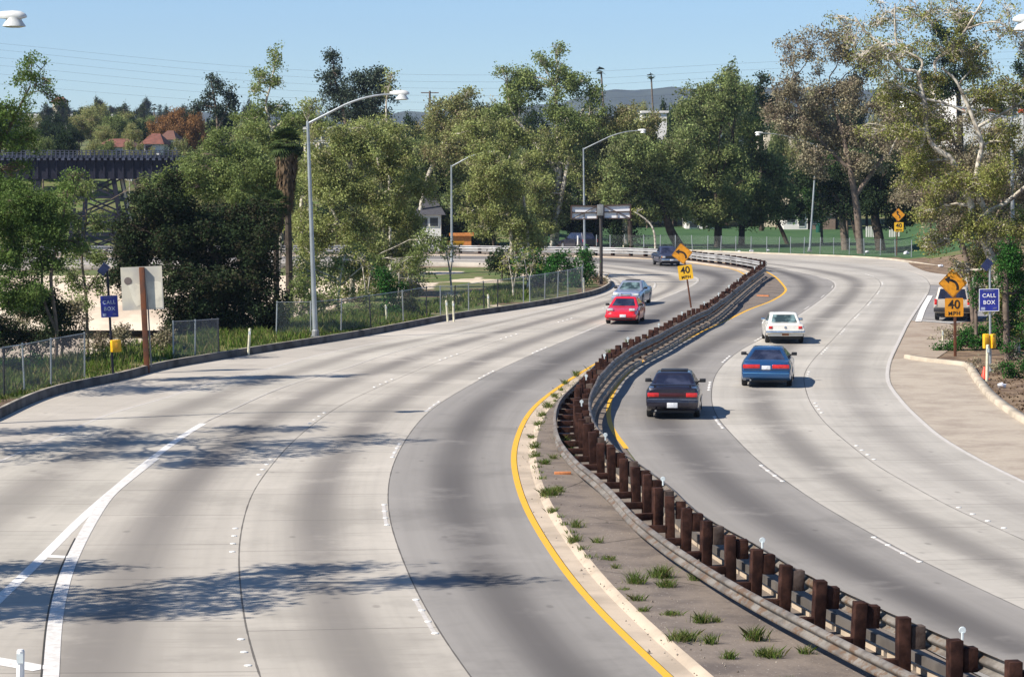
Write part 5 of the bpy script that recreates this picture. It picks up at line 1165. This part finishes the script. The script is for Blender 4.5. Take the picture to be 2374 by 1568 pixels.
tree('large_sycamore', 'large foreground sycamore on the right with white mottled limbs and sparse yellow-green leaves', 'twig', 108, W_,
     [(1975,60,70,60,.10),(2060,30,80,60,.13),(2150,40,80,60,.17),(2250,30,90,60,.16),(2340,70,60,80,.12),(2030,120,80,60,.13),(2110,110,70,60,.18),(2200,120,80,60,.22),(2290,150,80,60,.17),
      (2060,210,90,55,.3),(2160,220,80,60,.35),(2260,240,80,50,.35),(2350,210,60,60,.35),(2090,300,90,50,.4),(2190,310,80,50,.4),(2320,330,70,60,.45),(2130,380,90,50,.5),(2210,420,80,50,.5),(2300,420,80,60,.55),
      (2170,480,60,45,.5),(2250,520,80,50,.6),(2340,520,60,60,.65),(2180,560,55,35,.5),(2300,600,70,50,.65),(2230,620,45,30,.22),(2360,640,50,60,.7),(2330,700,60,50,.7),(2340,760,45,45,.8),(2300,690,40,50,.6)],
     leaf=.088, cover=2.3, twig=14, tr=.015, clus=9, zspread=.9, subs=9)
tree('brown_undergrowth', 'tangle of brown bare twigs hanging behind the white limbs at the right', 'twigb', 122, [[(2260,700,6),(2240,600,5),(2200,500,4),(2160,420,3)],[(2255,600,4),(2320,480,3)]],
     [(2110,330,60,50,.5),(2180,400,70,50,.6),(2140,450,55,40,.5),(2250,470,60,60,.7),(2320,420,60,60,.7),(2200,540,55,45,.6),(2330,560,60,70,.9),(2260,600,40,50,.6)], bark=BARKB, cover=2.0, twig=12, tr=.014, cat='shrub')
tree('brown_tree', 'pale brown twiggy tree filling the space behind the right sycamore limbs', 'twigb', 165, [[(2290,700,8),(2280,560,7),(2250,420,6),(2200,300,4)],[(2280,560,5),(2340,430,4),(2350,340,3)]],
     [(2100,260,70,50,.5),(2200,290,80,60,.6),(2300,320,80,60,.6),(2240,390,90,60,.7),(2350,430,60,70,.8),(2150,370,80,60,.7),(2100,450,60,50,.7),(2180,470,70,50,.8),(2260,500,70,60,.8),(2340,540,60,60,.8),(2060,330,50,50,.5)], bark=BARKB, cover=2.0, twig=8, tr=.018, clus=14)
tree('vine_thicket', 'ivy-covered thicket wrapping the big sycamore trunk behind the right call box sign', 'ivy', 106, [[(2335,832,8),(2330,680,7),(2335,600,5)],[(2262,775,4),(2262,700,4),(2266,640,3)]],
     [(2345,600,45,60),(2370,680,45,70),(2262,680,16,50,.7),(2320,650,30,40,.7),(2345,760,45,40),(2262,640,20,24,.7),(2350,810,30,24,.8),(2335,560,30,40,.6)], bark=BARKB, cover=1.5, cat='shrub')
IV = 'ivy clumps on the right verge'
def shrub(kind, label, d, blobs, name='ivy_clump', cat='shrub', group=None, cover=1.9, leaf=None, r0=.035):
    x = sum(b[0] for b in blobs)/len(blobs); yb = max(b[1]+b[3] for b in blobs)
    return tree(name, label, kind, d, [[(x, yb, 2), (x, (yb+min(b[1] for b in blobs))/2, 1.5)]], blobs, leaf, BARKB, cover, r0, cat, group, twig=2, tr=.008)
shrub('twigb', 'brown leafy scrub on the right verge between the marker post and the side road', 119, [(2200,775,26,14,.8),(2232,765,30,18,.8),(2165,790,18,8,.6)], name='brown_scrub')
shrub('twigb', 'brown dry scrub along the right verge beside the traffic cone', 99, [(2320,850,34,12,.7),(2262,838,26,7,.6),(2380,835,30,16,.8)], name='brown_scrub')
shrub('ivy', 'long low ivy clump at the foot of the large 40 MPH sign post', 112, [(2180,806,24,12),(2215,800,30,16),(2250,795,30,16),(2235,780,30,14)], group=IV)
shrub('ivy', 'ivy clump left of and behind the yellow call cabinet', 113, [(2262,770,26,22),(2275,790,24,18),(2305,790,30,18)], group=IV)
shrub('ivy', 'ivy clump at the right edge level with the yellow call cabinet', 112, [(2345,790,36,20),(2370,800,30,16)], group=IV)
shrub('ivy', 'dark low bush at the right edge below the call box', 97, [(2345,865,28,15),(2365,885,30,16),(2330,845,30,9,.8),(2385,850,30,20)], group=IV)
shrub('ivy', 'deep green bush behind the fence right of the tallest lamp pole', 139, [(890,640,26,26,.8),(900,670,34,34),(915,710,34,30),(940,725,30,25)], name='green_bush')
shrub('oak', 'black-green bush in the shade between the deep green bush and the fence posts', 138, [(950,705,26,26),(965,735,22,20),(935,745,25,16)], name='dark_bush')
shrub('twigb', 'brownish scrub behind the fence near the sand patch', 150, [(945,655,30,24),(960,675,30,20)], name='brown_scrub')
shrub('dark', 'grey-green bush left of the fence corner, beside thin pale stems', 182, [(1165,600,30,32),(1180,625,32,28),(1145,610,18,30)], name='grey_green_bush')
shrub('ivy', 'bright green bank of bushes behind the fence corner', 176, [(1240,620,50,32),(1290,610,55,34),(1330,625,36,30),(1270,650,60,22),(1220,600,40,30)], name='green_bush')
shrub('ivy', 'bush with a brown cloak of creeper next to the dark billboard column', 172, [(1350,600,28,28),(1362,635,14,34),(1330,650,20,24)], name='creeper_bush')
shrub('oak', 'clipped dark shrub against the mesh fence corner', 164, [(1245,665,12,20),(1240,680,14,16)], name='dark_bush')
shrub('twigb', 'heap of brown debris and dead shrub around the column foot', 178, [(1385,645,18,9),(1400,650,10,7)], name='dead_shrub')
shrub('dark', 'small dark bush on the dirt behind the far guardrail', 245, [(1455,575,14,7)], name='dark_bush')
# saplings with pale stems between fence and creek
for k, (x, yb, xt, yt, dd, lb) in enumerate(((852,775,838,600,142,'pale forked sapling just right of the tallest lamp pole'), (912,745,925,630,148,'thin pale sapling bent right behind the fence, left of the deep green bush'), (1047,700,1030,560,165,'thin leaning sapling behind the two close marker posts'),
      (1190,712,1178,600,158,'white-stemmed sapling with radiating twigs behind the fence'), (1222,690,1215,600,166,'second white-stemmed sapling near the green bank of bushes'), (720,770,700,650,140,'twiggy sapling left of the tallest lamp pole foot'))):
    tree('sapling', lb, 'twig', dd, [[(x, yb, 2.4), ((x+xt)/2+4, (yb+yt)/2, 2), (xt, yt, 1.2)], [((x+xt)/2+4, (yb+yt)/2+20, 1.6), (xt+22, yt+10, 1)]], [(xt, yt, 26, 26, .4), (xt+24, yt+16, 20, 20, .35)], cover=1.0, r0=.06, group='saplings behind the left fence', twig=6, tr=.01)

# palms
def palm(name, label, x, ybase, ytop, d, rc, skirt=0, trunkr=.16, crown_mat='palm', xt=None):
    b = P(x, ybase, d); b.z = float(hz(b.x, d)); r = empty(name, b, 0, label, 'palm'); t = P(xt or x, ytop, d) - b
    m = MB(); m.tube([(0, 0, -.2), (t.x*.4, 0, t.z*.5), tuple(t)], [trunkr*1.2, trunkr, trunkr*.9], 8); m.build('trunk', BARKB if skirt == 0 else BARKD, r, smooth=True)
    def fronds(n, a0, a1, L, w):
        V, Q, U = [], [], []
        for _ in range(n):
            el = R(rng.uniform(a0, a1)); az = rng.uniform(0, 2*math.pi); dv = np.array([math.cos(el)*math.cos(az), math.cos(el)*math.sin(az), math.sin(el)]); side = np.cross(dv, [0, 0, 1.0]); side /= np.linalg.norm(side)+1e-9
            up = np.cross(side, dv); l = L*rng.uniform(.8, 1.1); hub = np.array(t) + dv*l*.45 - np.array([0, 0, l*.05])
            for k in range(11):
                a = R(-75+15*k); q = dv*math.cos(a) + side*math.sin(a); ll = l*.62; tip = hub + q*ll - np.array([0, 0, ll*.25]); ws = np.cross(q, up); ws /= np.linalg.norm(ws)+1e-9
                i = len(V); V += [hub, hub + q*ll*.5 + ws*w, tip, hub + q*ll*.5 - ws*w]; Q.append((i, i+1, i+2, i+3)); u = rng.random(); U += [(u, rng.random())]*4
        return np.array(V), np.array(Q), np.array(U)
    V, Q, U = fronds(60 if d < 300 else 15, -50, 85, rc*(1 if d < 300 else .9), rc*.045); bigmesh('crown', V, Q, U, LF[crown_mat], r)
    if skirt:
        n = 900; h = rng.random(n); a = rng.uniform(0, 2*math.pi, n); rr = trunkr + rc*(.40*(1-h)**.6)*rng.uniform(.4, 1, n)
        C = np.stack([t.x + rr*np.cos(a), rr*np.sin(a), t.z - rc*.30 - h*skirt], 1); L = rc*rng.uniform(.25, .6, n)[:, None]; s_ = np.stack([-np.sin(a), np.cos(a), 0*a], 1)*rc*.07
        dn = np.stack([.18*np.cos(a), .18*np.sin(a), -1+0*a], 1); V = np.stack([C, C+dn*L*.5+s_, C+dn*L, C+dn*L*.5-s_], 1).reshape(-1, 3)
        bigmesh('dead_leaf_skirt', V, np.arange(4*n).reshape(n, 4), np.repeat(np.stack([rng.random(n), rng.random(n)], 1), 4, 0), LF['skirt'], r)
    return r
palm('fan_palm', 'shaggy fan palm with a long brown skirt, left of the tallest lamp pole', 672, 640, 330, 146, 1.15, 3.1, .19, xt=664)
palm('fan_palm', 'short fan palm with fresh yellow fronds low beside the shaggy palm', 640, 640, 470, 139, .85, 1.1, .15)
palm('skyline_palm', 'left one of two tall thin palms against the sky', 1407, 330, 165, 560, 1.5, 0, .2, 'dark', xt=1393)
palm('skyline_palm', 'right one of two tall thin palms against the sky', 1519, 330, 176, 600, 1.35, 0, .2, 'dark', xt=1509)

# background trees: a few kinds, copied one by one
def proto(kind, h, w, bark, cover, leaf, label, group, cone=False, name='background_tree'):
    r = empty(name, (0, 0, 0), 0, label, 'tree', group); rng_ = rng
    B = []
    if cone:
        for k in range(6): z = h*(.2+.14*k); q = w/2*(1-.13*k); B.append((np.array([rng.normal(0, .1), rng.normal(0, .1), z]), (q, q, h*.13), 1.0))
    else:
        for k in range(8):
            a = 2*math.pi*k/7; rr = w*.26 if k < 7 else 0; z = h*(rng.uniform(.45, .8)) if k < 7 else h*.82
            q = w*rng.uniform(.20, .30); B.append((np.array([rr*math.cos(a), rr*math.sin(a), z]), (q, q, q*.85), 1.0))
        B.append((np.array([0, 0, h*.55]), (w*.3, w*.3, h*.25), .8))
    (V, Q, U), sk = make_crown(B, leaf, cover, 22, 7)
    wood([([(0, 0, -.5), (rng.normal(0, .2), 0, h*.35), (0, 0, h*.7)], [.28, .22, .1])], sk, .22, 1, .02).build('trunk', bark, r, smooth=True, sharp=80)
    bigmesh('crown', V, Q, U, LF[kind], r); return r
BGN = 'trees in the belt behind the park and creek'; HG = 'trees on the far hillside'
PR_ = {
 'a': proto('park', 12, 9, BARKB, 1.9, .30, 'mid-green tree in the dense belt behind the park and creek', BGN),
 'b': proto('dark', 12, 9, BARKD, 2.0, .30, 'dark green tree in the dense belt behind the park and creek', BGN),
 'c': proto('sycb', 12, 9, BARK, 1.5, .28, 'brownish olive tree in the dense belt behind the park and creek', BGN),
 'd': proto('hill', 10, 10, BARKD, 2.0, .40, 'dull green tree on the far hillside', HG),
 'e': proto('dark', 12, 4, BARKD, 2.0, .40, 'narrow dark conical tree on the far hillside', HG, True),
 'f': proto('orange', 11, 10, BARKB, 1.8, .30, 'orange-brown tree above the right end of the railway bridge', 'orange trees above the railway bridge'),
}
used = set()
shrub('oak', 'dark bush behind the left fence in front of the pale creek bank', 101, [(10,770,60,55),(70,790,55,45),(-50,760,60,80)], name='dark_bush')
shrub('dark', 'dark green bushes massed at the left edge between the fence and the pale bank', 106, [(60,700,70,45),(130,740,55,45),(170,770,40,35,.8),(110,690,45,40)], name='green_bush')
tree('leafy_tree', 'loose yellow-green tree half hiding the trestle tower and the pale bank', 'sycg', 128, [[(205,800,4),(200,700,3.4),(190,600,2.8),(200,500,2)],[(198,680,2.4),(250,600,1.6)]],
     [(190,440,32,34,.5),(165,500,40,40,.6),(225,520,34,36,.45),(185,580,48,40,.6),(240,600,34,34,.5),(160,640,50,34,.5),(215,660,36,30,.4),(175,700,44,30,.5),(340,430,26,30,.5)], bark=BARKB, r0=.1)
tree('roadside_shrub', 'straggly green shrubs along the foot of the pale bank right of the dark oak', 'sycg', 136, [[(700,770,3),(700,700,2)],[(700,720,2),(760,690,1.4)]],
     [(670,700,34,34,.5),(720,710,36,30,.5),(690,660,40,30,.5),(760,700,36,30,.5),(800,720,30,24,.5),(845,700,26,30,.4)], bark=BARKB, cat='shrub', r0=.06)
shrub('twigb', 'grey twiggy bush between the call box sign and the blank board', 112, [(225,800,40,40,.7),(285,790,40,50,.7),(380,800,50,45,.8)], name='twiggy_bush')
def place(k, x, ytop, d, w=None, sq=1.0, label=None):
    b = P(x, YH, d); z0 = float(hz(b.x, d)); zt = P(x, ytop, d).z; h0 = {'a':12,'b':12,'c':12,'d':10,'e':13.5,'f':11}[k]; s = max(.25, (zt-z0)/h0/.97)
    o = PR_[k] if k not in used else copy_tree(PR_[k]); used.add(k)
    sw = s if w is None else M(w, d)/{'a':9,'b':9,'c':9,'d':10,'e':4,'f':10}[k]
    o.location = (b.x, d, z0); o.scale = (sw, sw, s); o.rotation_euler = (0, 0, rng.uniform(0, 6.28)); 
    if label: o['label'] = label
# belt directly behind creek road and park (d 275..360)
for x, yt, d, k, w in ((430,395,270,'b',130),(520,400,275,'a',120),(600,380,280,'b',120),(690,350,276,'a',120),(770,350,285,'c',120),(850,330,290,'a',120),(930,330,280,'b',120),(985,300,300,'a',110),(1050,330,285,'a',110),(1130,340,280,'b',110),(1200,330,290,'a',120),(1270,350,285,'b',110),(1340,340,300,'a',110),
      (1400,400,352,'b',100),(1460,350,356,'a',110),(1530,330,350,'b',110),(1590,320,358,'a',110),(1660,330,360,'b',110),(1740,330,352,'a',110),(1800,350,372,'b',90),(1880,370,356,'b',90),(1940,350,345,'b',110),(2010,330,350,'b',110),(2090,330,340,'b',120),(2160,330,330,'b',120),(2240,330,320,'b',120),(2320,340,310,'b',120),(2390,330,300,'b',120),
      (110,420,300,'b',120),(180,430,296,'a',100),(350,430,290,'a',90),(40,400,300,'b',120),(-40,380,300,'b',120),
      (410,440,330,'c',90),(500,330,330,'a',100),(2230,400,230,'b',110),(2310,430,222,'b',110),(2390,400,226,'b',110),(2160,440,262,'b',90)):
    place(k, x, yt, d, w)
for j in range(24):
    x = 395 + j*42 + rng.uniform(-14, 14); place('bac'[j % 3], x, rng.uniform(440, 500), 264 + rng.uniform(-3, 8), rng.uniform(75, 120), label='low bushy %s tree in the understory behind the far road' % ('dark', 'green', 'olive')[j % 3])
for j in range(19):
    x = 1395 + j*42 + rng.uniform(-14, 14); place('bab'[j % 3], x, rng.uniform(400, 455), 352 + rng.uniform(-4, 8), rng.uniform(80, 115))
for x, yt, d, k, w in ((215,322,288,'c',60),(250,318,292,'a',60),(300,322,288,'c',55),(150,300,290,'b',80),(100,310,288,'a',70),(40,300,292,'b',80),(396,330,292,'b',50),(326,330,292,'c',34),(348,344,291,'a',26),(355,340,290,'c',40),(420,320,292,'c',60),
      (20,262,420,'b',80),(75,268,430,'c',70),(130,262,420,'b',70),(185,250,425,'b',70),(232,238,430,'c',70),(290,258,420,'c',70),(335,280,415,'b',60),(345,262,500,'a',60),(430,262,430,'b',60),(495,268,430,'a',70),(540,262,430,'b',80),(590,262,430,'c',80),(660,255,430,'b',80),
      (1500,262,345,'a',70),(1560,255,348,'b',70),(1415,300,348,'a',70),(1350,280,345,'b',80),(1290,300,345,'a',90),(1850,300,342,'c',70),(1800,262,344,'a',60),(1900,290,340,'b',90)):
    place(k, x, yt, d, w)
for j in range(12):
    x = -40 + j*38 + rng.uniform(-14, 14); place('bca'[j % 3], x, rng.uniform(470, 520), 268 + rng.uniform(-3, 6), rng.uniform(60, 90), label='low bushy %s tree under and behind the railway bridge' % ('dark', 'olive', 'green')[j % 3])
# second belt, forming much of the skyline
for x, yt, d, k, w in ((560,285,400,'c',90),(620,270,410,'a',90),(700,262,405,'b',80),(740,258,430,'a',70),(950,262,400,'b',80),(1020,255,410,'a',80),(1075,225,400,'c',80),(1130,235,390,'a',80),(1180,240,400,'c',90),(1240,250,395,'b',90),(1320,235,400,'a',90),(1385,262,395,'c',80),(1450,250,410,'c',80),(1490,235,430,'c',50),
      (1540,228,400,'b',60),(1580,215,390,'a',80),(1635,175,395,'a',70),(1690,150,392,'a',80),(1730,185,400,'a',60),(1770,225,400,'b',60),(1820,230,395,'a',90),(1880,200,400,'c',90),(1960,190,395,'b',100),(2050,190,400,'c',100),(2120,200,380,'b',100),(2310,270,360,'b',90),(2380,260,350,'c',90),
      (210,245,400,'c',100),(262,262,390,'a',90),(160,285,390,'b',80),(310,272,395,'b',80),(110,280,390,'b',80),(60,290,385,'a',80),(0,280,380,'b',100),(245,290,330,'c',60),(305,285,330,'c',60),(460,290,380,'b',70)):
    place(k, x, yt, d, w)
for j, (x, yt, w) in enumerate(((375,268,75),(415,250,80),(455,250,60))):
    place('f', x, yt, 345, w, label=['lowest orange-brown tree, leftmost above the red-roofed house', 'tallest orange-brown tree above the red-roofed house', 'orange-brown tree against the dark clumped eucalyptus'][j])
# hillside
hr = random.Random(5)
for j in range(46):
    x = -60 + j*29 + hr.uniform(-12, 12); d = hr.uniform(600, 1050)
    if 1180 < x: d = hr.uniform(700, 1000)
    gz = float(hz(M(x-CX, d), d)); yt = YH - (gz + hr.uniform(5, 11) - CH)*F/d; k = 'e' if hr.random() < .22 else 'd'
    place(k, x, yt, d, hr.uniform(26, 56) if k == 'd' else hr.uniform(12, 18))
for x, yt, k, w in ((107,245,'d',44),(190,243,'e',14),(214,240,'e',18),(175,246,'e',12),(420,240,'e',18),(710,232,'e',16),(730,231,'e',15),(775,240,'e',20),(388,252,'d',40),(330,248,'d',50),(290,245,'d',50),(240,252,'d',40),(580,240,'d',44)):
    place(k, x, yt, 640, w)
palm('skyline_palm', 'tiny distant palm on the hillside skyline above the bridge', 357, 285, 248, 760, 1.3, 0, .2, 'dark')

# off-frame trees whose shadows fall across the left carriageway
def wtree(label, base, trunk, blobs, kind='broad', leaf=.15, cover=1.2):
    b = Vector(base); b.z = float(hz(b.x, b.y)); r = empty('roadside_tree', b, 0, label, 'tree'); B = [(np.array(c)-np.array(b), rad, cv) for c, rad, cv in blobs]
    (V, Q, U), sk = make_crown(B, leaf, cover, 16, 11); tr_ = [tuple(np.array(p)-np.array(b)) for p in trunk]
    wood([([(0, 0, -.2)]+tr_, list(np.linspace(.2, .07, len(tr_)+1)))], sk, .16, 8, .014).build('trunk', BARK, r, smooth=True); bigmesh('crown', V, Q, U, LF[kind], r)
wtree('roadside tree just outside the left edge whose shadow crosses the road nearest the camera', (-19.5, 43, 0), [(-18.5, 43, 4), (-16.5, 43.2, 8)],
      [((-16.5,44.4,6.5),(3.2,2.2,1.5),.8),((-14.2,43.6,9.0),(2.6,2.2,1.4),.8),((-12.2,43.6,11.0),(2.2,1.5,1.0),.7),((-19.5,43.0,6.5),(3.0,2.6,1.8),.85),((-17.0,41.0,9.5),(2.6,1.6,1.5),.75),((-14.6,41.5,9.0),(2.2,1.3,1.2),.6),((-19,40.5,8),(2.6,1.4,1.5),.6),((-17.5,46.8,7.5),(2.6,1.4,1.3),.7),((-13.6,45.6,10.0),(2.0,1.2,1.0),.6)])
wtree('roadside tree just outside the left edge whose shadow crosses the middle of the left carriageway', (-21.5, 70, 0), [(-20.5, 70, 5), (-18.5, 69.5, 9)],
      [((-18.8,70.6,8.0),(2.6,2.8,1.5),.85),((-17.4,67.5,10.6),(2.6,2.6,1.4),.85),((-16.6,68.5,12.6),(2.1,2.2,1.0),.7),((-21.0,68,8.0),(2.6,3.4,1.8),.8),((-19.2,66.0,9.5),(2.2,2.0,1.3),.6),((-21,73.5,7.5),(2.6,2.2,1.5),.75),((-18.2,64.0,10.0),(2.2,1.8,1.1),.6),((-17.4,72.5,11.0),(2.2,2.0,1.1),.65)])
wtree('roadside tree outside the left edge whose shadow reaches the road by the blank board', (-24, 88, 0), [(-22.5, 88.5, 5), (-20.5, 88.5, 8)],
      [((-20.6,88.5,8.0),(2.4,3.2,1.3),.7),((-22.3,87,9.8),(2.4,3.4,1.3),.75),((-19.6,90,10.2),(2.0,2.6,1.1),.6)])

# ------------------------------------------------------------------ grass and weeds
def blades(C, n, h, w, spread, lean=.35):
    idx = rng.integers(0, len(C), n); b = C[idx].copy(); b[:, :2] += rng.normal(0, 1, (n, 2))*spread
    b[:, 2] = hz(b[:, 0], b[:, 1]) if len(C) > 40 else C[idx][:, 2]
    hh = h[idx]*rng.uniform(.45, 1.15, n); a = rng.uniform(0, 2*math.pi, n); s_ = np.stack([np.cos(a), np.sin(a), 0*a], 1)*w; l = rng.normal(0, lean, (n, 2))*hh[:, None]
    mid = b + np.stack([l[:, 0]*.4, l[:, 1]*.4, hh*.6], 1); tip = b + np.stack([l[:, 0], l[:, 1], hh], 1)
    V = np.stack([b-s_, b+s_, mid+s_*.8, tip, mid-s_*.8], 1).reshape(-1, 3); Q = np.arange(5*n).reshape(n, 5); return V, Q, np.repeat(np.stack([rng.random(n), rng.random(n)], 1), 5, 0)
base = LK[20:NN-4]; lenK = len(base); C = []; Hh = []
for k in range(5200):
    i = rng.integers(0, lenK); dd = rng.uniform(1.3, 7.5); p_ = off(LK, dd)[20+i] if False else base[i] + normals2(LK)[20+i]*dd
    dens = .55 + .45*math.sin(base[i][1]*.16) ; 
    if base[i][1] > 137 and dd < 3: continue
    if rng.random() > dens + .25: continue
    C.append(p_); Hh.append(rng.uniform(.12, .5) if dd > 2.2 else rng.uniform(.06, .22))
C = np.array(C); V, Q, U = blades(C, 52000, np.array(Hh), .022, .14)
tag(bigmesh('verge_grass', V, Q, U, LF['grass']), 'long green grass growing along the left verge', 'grass', kind='stuff')
med = [(1240,1040,.25,18),(1232,1015,.2,14),(1248,985,.25,18),(1256,965,.22,16),(1270,945,.25,20),(1285,920,.25,16),(1300,905,.22,12),(1310,890,.3,14),(1335,872,.3,14),(1315,1045,.42,40),(1320,1062,.3,26),(1306,1030,.35,20),(1242,1060,.25,26),(1262,1078,.22,18),(1283,1065,.2,14),(1277,1150,.28,34),(1292,1142,.2,26),(1262,1148,.22,18),(1281,1188,.2,14),(1335,1225,.28,20),(1330,1258,.26,24),(1385,1260,.22,14),(1410,1300,.16,22),(1428,1320,.25,10),(1473,1355,.35,30),(1535,1340,.36,40),(1545,1362,.3,26),(1476,1395,.3,22),(1448,1370,.15,16),(1490,1420,.2,14),(1556,1428,.18,30),(1626,1445,.26,24),(1660,1443,.2,10),(1580,1488,.28,40),(1645,1495,.3,20),(1750,1485,.3,26),(1690,1530,.25,14),(1785,1525,.22,34),(1770,1522,.22,20),(1866,1515,.18,12),(1610,1345,.25,16),(1500,1250,.25,14),(1480,800,.3,12),(1455,795,.3,10),(1700,1610,.25,20),(1830,1600,.25,20),(1525,770,.25,10),(1412,818,.28,12),(1372,860,.26,10)]
V_, Q_, U_ = [], [], []
parts = []
for x, y, h, n in med:
    c = np.array([G(x, y, .05)]); parts.append(blades(c, int(n*rng.uniform(5, 9)), np.array([h*rng.uniform(.55, .9)]), .0055, .03+.035*n/20, .55))
for k in range(260):   # tiny growth in the kerb joint
    i = rng.integers(34, 120); c = (off(L0, -.60)[i]+np.array([0, 0, .08]))[None]
    if i < 70 and rng.random() < .6: continue
    parts.append(blades(c + rng.normal(0, .03, (1, 3))*np.array([1, 1, 0]), 9, np.array([.10]), .01, .06, .5))
V, Q, U = merge(parts); tag(bigmesh('median_weeds', V, Q, U, LF['grass']), 'tufts of green weeds in the cracks of the median', 'weeds', kind='stuff')
# gravel and grit gathered on the median and along the gutter
n = 1500; SV, SQ = [], []
for k in range(n):
    i = rng.integers(20, 118); A_ = off(L0, -.62)[i] if k == 0 else None
    if k == 0: LA = off(L0, -.62); LB = off(L0, -2.6)
    t = rng.random()**1.6; p_ = LA[i]*(1-t) + LB[i]*t
    if rng.random() < .25: p_ = off(L0, -.3)[i] if False else L0[i] + (LA[i]-L0[i])*rng.uniform(.55, .95)
    s_ = rng.uniform(.008, .028) if rng.random() < .96 else rng.uniform(.03, .055); p_ = p_ + np.array([rng.normal(0, .25), rng.normal(0, .25), .09*(1-t)**.7+.004+s_*.3]); i0 = len(SV)
    for d_ in ((1,0,-.4),(-.5,.87,-.4),(-.5,-.87,-.4),(0,0,.8)): SV.append(p_ + np.array(d_)*s_*rng.uniform(.7, 1.3, 3))
    SQ += [(i0, i0+1, i0+3), (i0+1, i0+2, i0+3), (i0+2, i0, i0+3), (i0, i0+2, i0+1)]
tag(bigmesh('gravel', np.array(SV), np.array(SQ), None, simple('gravel_stone', (.38, .33, .27), .9, 0, .5, 3, .2, 0, 0, (.14, .11, .09))), 'loose gravel and grit scattered on the median', 'gravel', kind='stuff')
# leaf litter on the right verge
n = 9000; lx = rng.uniform(15, 31, n); ly = rng.uniform(80, 135, n); keep = []
K2w = np.array([G(*q)[:2] for q in K2]); 
zz = hz(lx, ly)+.03; C = np.stack([lx, ly, zz], 1); out = np.array([min(np.hypot(K2w[:, 0]-a, K2w[:, 1]-b)) for a, b in zip(lx, ly)])
edge = np.interp(ly, K2w[:, 1][np.argsort(K2w[:, 1])], K2w[:, 0][np.argsort(K2w[:, 1])]); C = C[(lx > edge+.45) & ((ly < 103) | (lx > 19.5+(ly-103)*.25)) & (lx < 33)]
V, Q, U = leaf_arrays(C, 7000, .15, .11, rng.random(len(C)), .05); V[:, 2] = np.maximum(V[:, 2], hz(V[:, 0], V[:, 1])+.01)
tag(bigmesh('leaf_litter', V, Q, U, LF['skirt']), 'dry brown leaf litter on the right verge', 'leaf litter', kind='stuff')

# ------------------------------------------------------------------ distant ridge
xr = np.linspace(-1400, 1600, 90); V = []; rows = 7
prof = np.interp(xr/4600*F+CX, [-400, 300, 700, 1100, 1300, 1380, 1500, 1560, 1650, 1720, 1800, 2400], [262, 262, 264, 262, 240, 208, 209, 206, 204, 200, 206, 230])
for k in range(rows):
    t = k/(rows-1); top = CH + (YH-prof)/F*4600; z = top*math.sin(t*math.pi/2) + rng.normal(0, 2.0, len(xr))*t + 5*np.sin(xr*.02+k*1.7)*math.sin(t*math.pi)
    V.append(np.stack([xr, 4000+600*t+60*np.sin(xr*.01+k), z], 1))
V = np.array(V).reshape(-1, 3); nx_ = len(xr); i = (np.arange(rows-1)[:, None]*nx_+np.arange(nx_-1)[None]).ravel()
o = bigmesh('mountain_ridge', V, np.stack([i, i+1, i+nx_+1, i+nx_], 1), None, simple('ridge_scrub', (.07, .085, .06), .95, 0, .4, .01, .1)); tag(o, kind='structure')
o.data.polygons.foreach_set('use_smooth', [True]*len(o.data.polygons))

# ------------------------------------------------------------------ haze, light, sky
HZ = True
if HZ:
    m = MB(); m.box((0, 2150, 130), (6200, 5300, 290)); hb = m.build('haze', [], None); hb.data.materials.clear()
    hm = bpy.data.materials.new('haze_air'); hm.use_nodes = True; nt = hm.node_tree; nt.nodes.clear(); ou = nt.nodes.new('ShaderNodeOutputMaterial'); pv = nt.nodes.new('ShaderNodeVolumePrincipled')
    pv.inputs['Color'].default_value = (.55, .68, .95, 1); pv.inputs['Density'].default_value = .00009; pv.inputs['Anisotropy'].default_value = .2; nt.links.new(pv.outputs[0], ou.inputs['Volume'])
    hb.data.materials.append(hm); tag(hb, kind='stuff')
    hb['label'] = 'pale blue haze over the far hills'; hb['category'] = 'haze'
SUN_EL = R(43.5); toS = Vector((-.90, -.44, 0)).normalized()*math.cos(SUN_EL) + Vector((0, 0, math.sin(SUN_EL)))
sl = bpy.data.lights.new('sun', 'SUN'); sl.energy = 5.0; sl.angle = R(.5); sl.color = (1.0, .925, .825); so = bpy.data.objects.new('sun', sl); COL.objects.link(so)
so.rotation_euler = toS.to_track_quat('Z', 'Y').to_euler(); so.location = (0, 0, 60)
w = bpy.data.worlds.new('World'); sc.world = w; w.use_nodes = True; nt = w.node_tree; nt.nodes.clear()
sk = nt.nodes.new('ShaderNodeTexSky'); sk.sky_type = 'NISHITA'; sk.sun_disc = False; sk.sun_elevation = SUN_EL; sk.sun_rotation = math.atan2(toS.x, toS.y); sk.air_density = 1.0; sk.dust_density = .1; sk.ozone_density = 1.3; sk.altitude = 1500
bg = nt.nodes.new('ShaderNodeBackground'); bg.inputs[1].default_value = .070; ou = nt.nodes.new('ShaderNodeOutputWorld'); tn_ = nt.nodes.new('ShaderNodeMix'); tn_.data_type = 'RGBA'; tn_.blend_type = 'MULTIPLY'; tn_.inputs[0].default_value = 1.0; tn_.inputs[7].default_value = (.84, 1.03, 1.26, 1)
nt.links.new(sk.outputs[0], tn_.inputs[6]); nt.links.new(tn_.outputs[2], bg.inputs[0]); nt.links.new(bg.outputs[0], ou.inputs[0])
vs_ = sc.view_settings; vs_.view_transform = 'Standard'; vs_.look = 'None'; vs_.exposure = .66; vs_.gamma = 1
sc.cycles.max_bounces = 6; sc.cycles.transparent_max_bounces = 12; sc.cycles.volume_bounces = 0
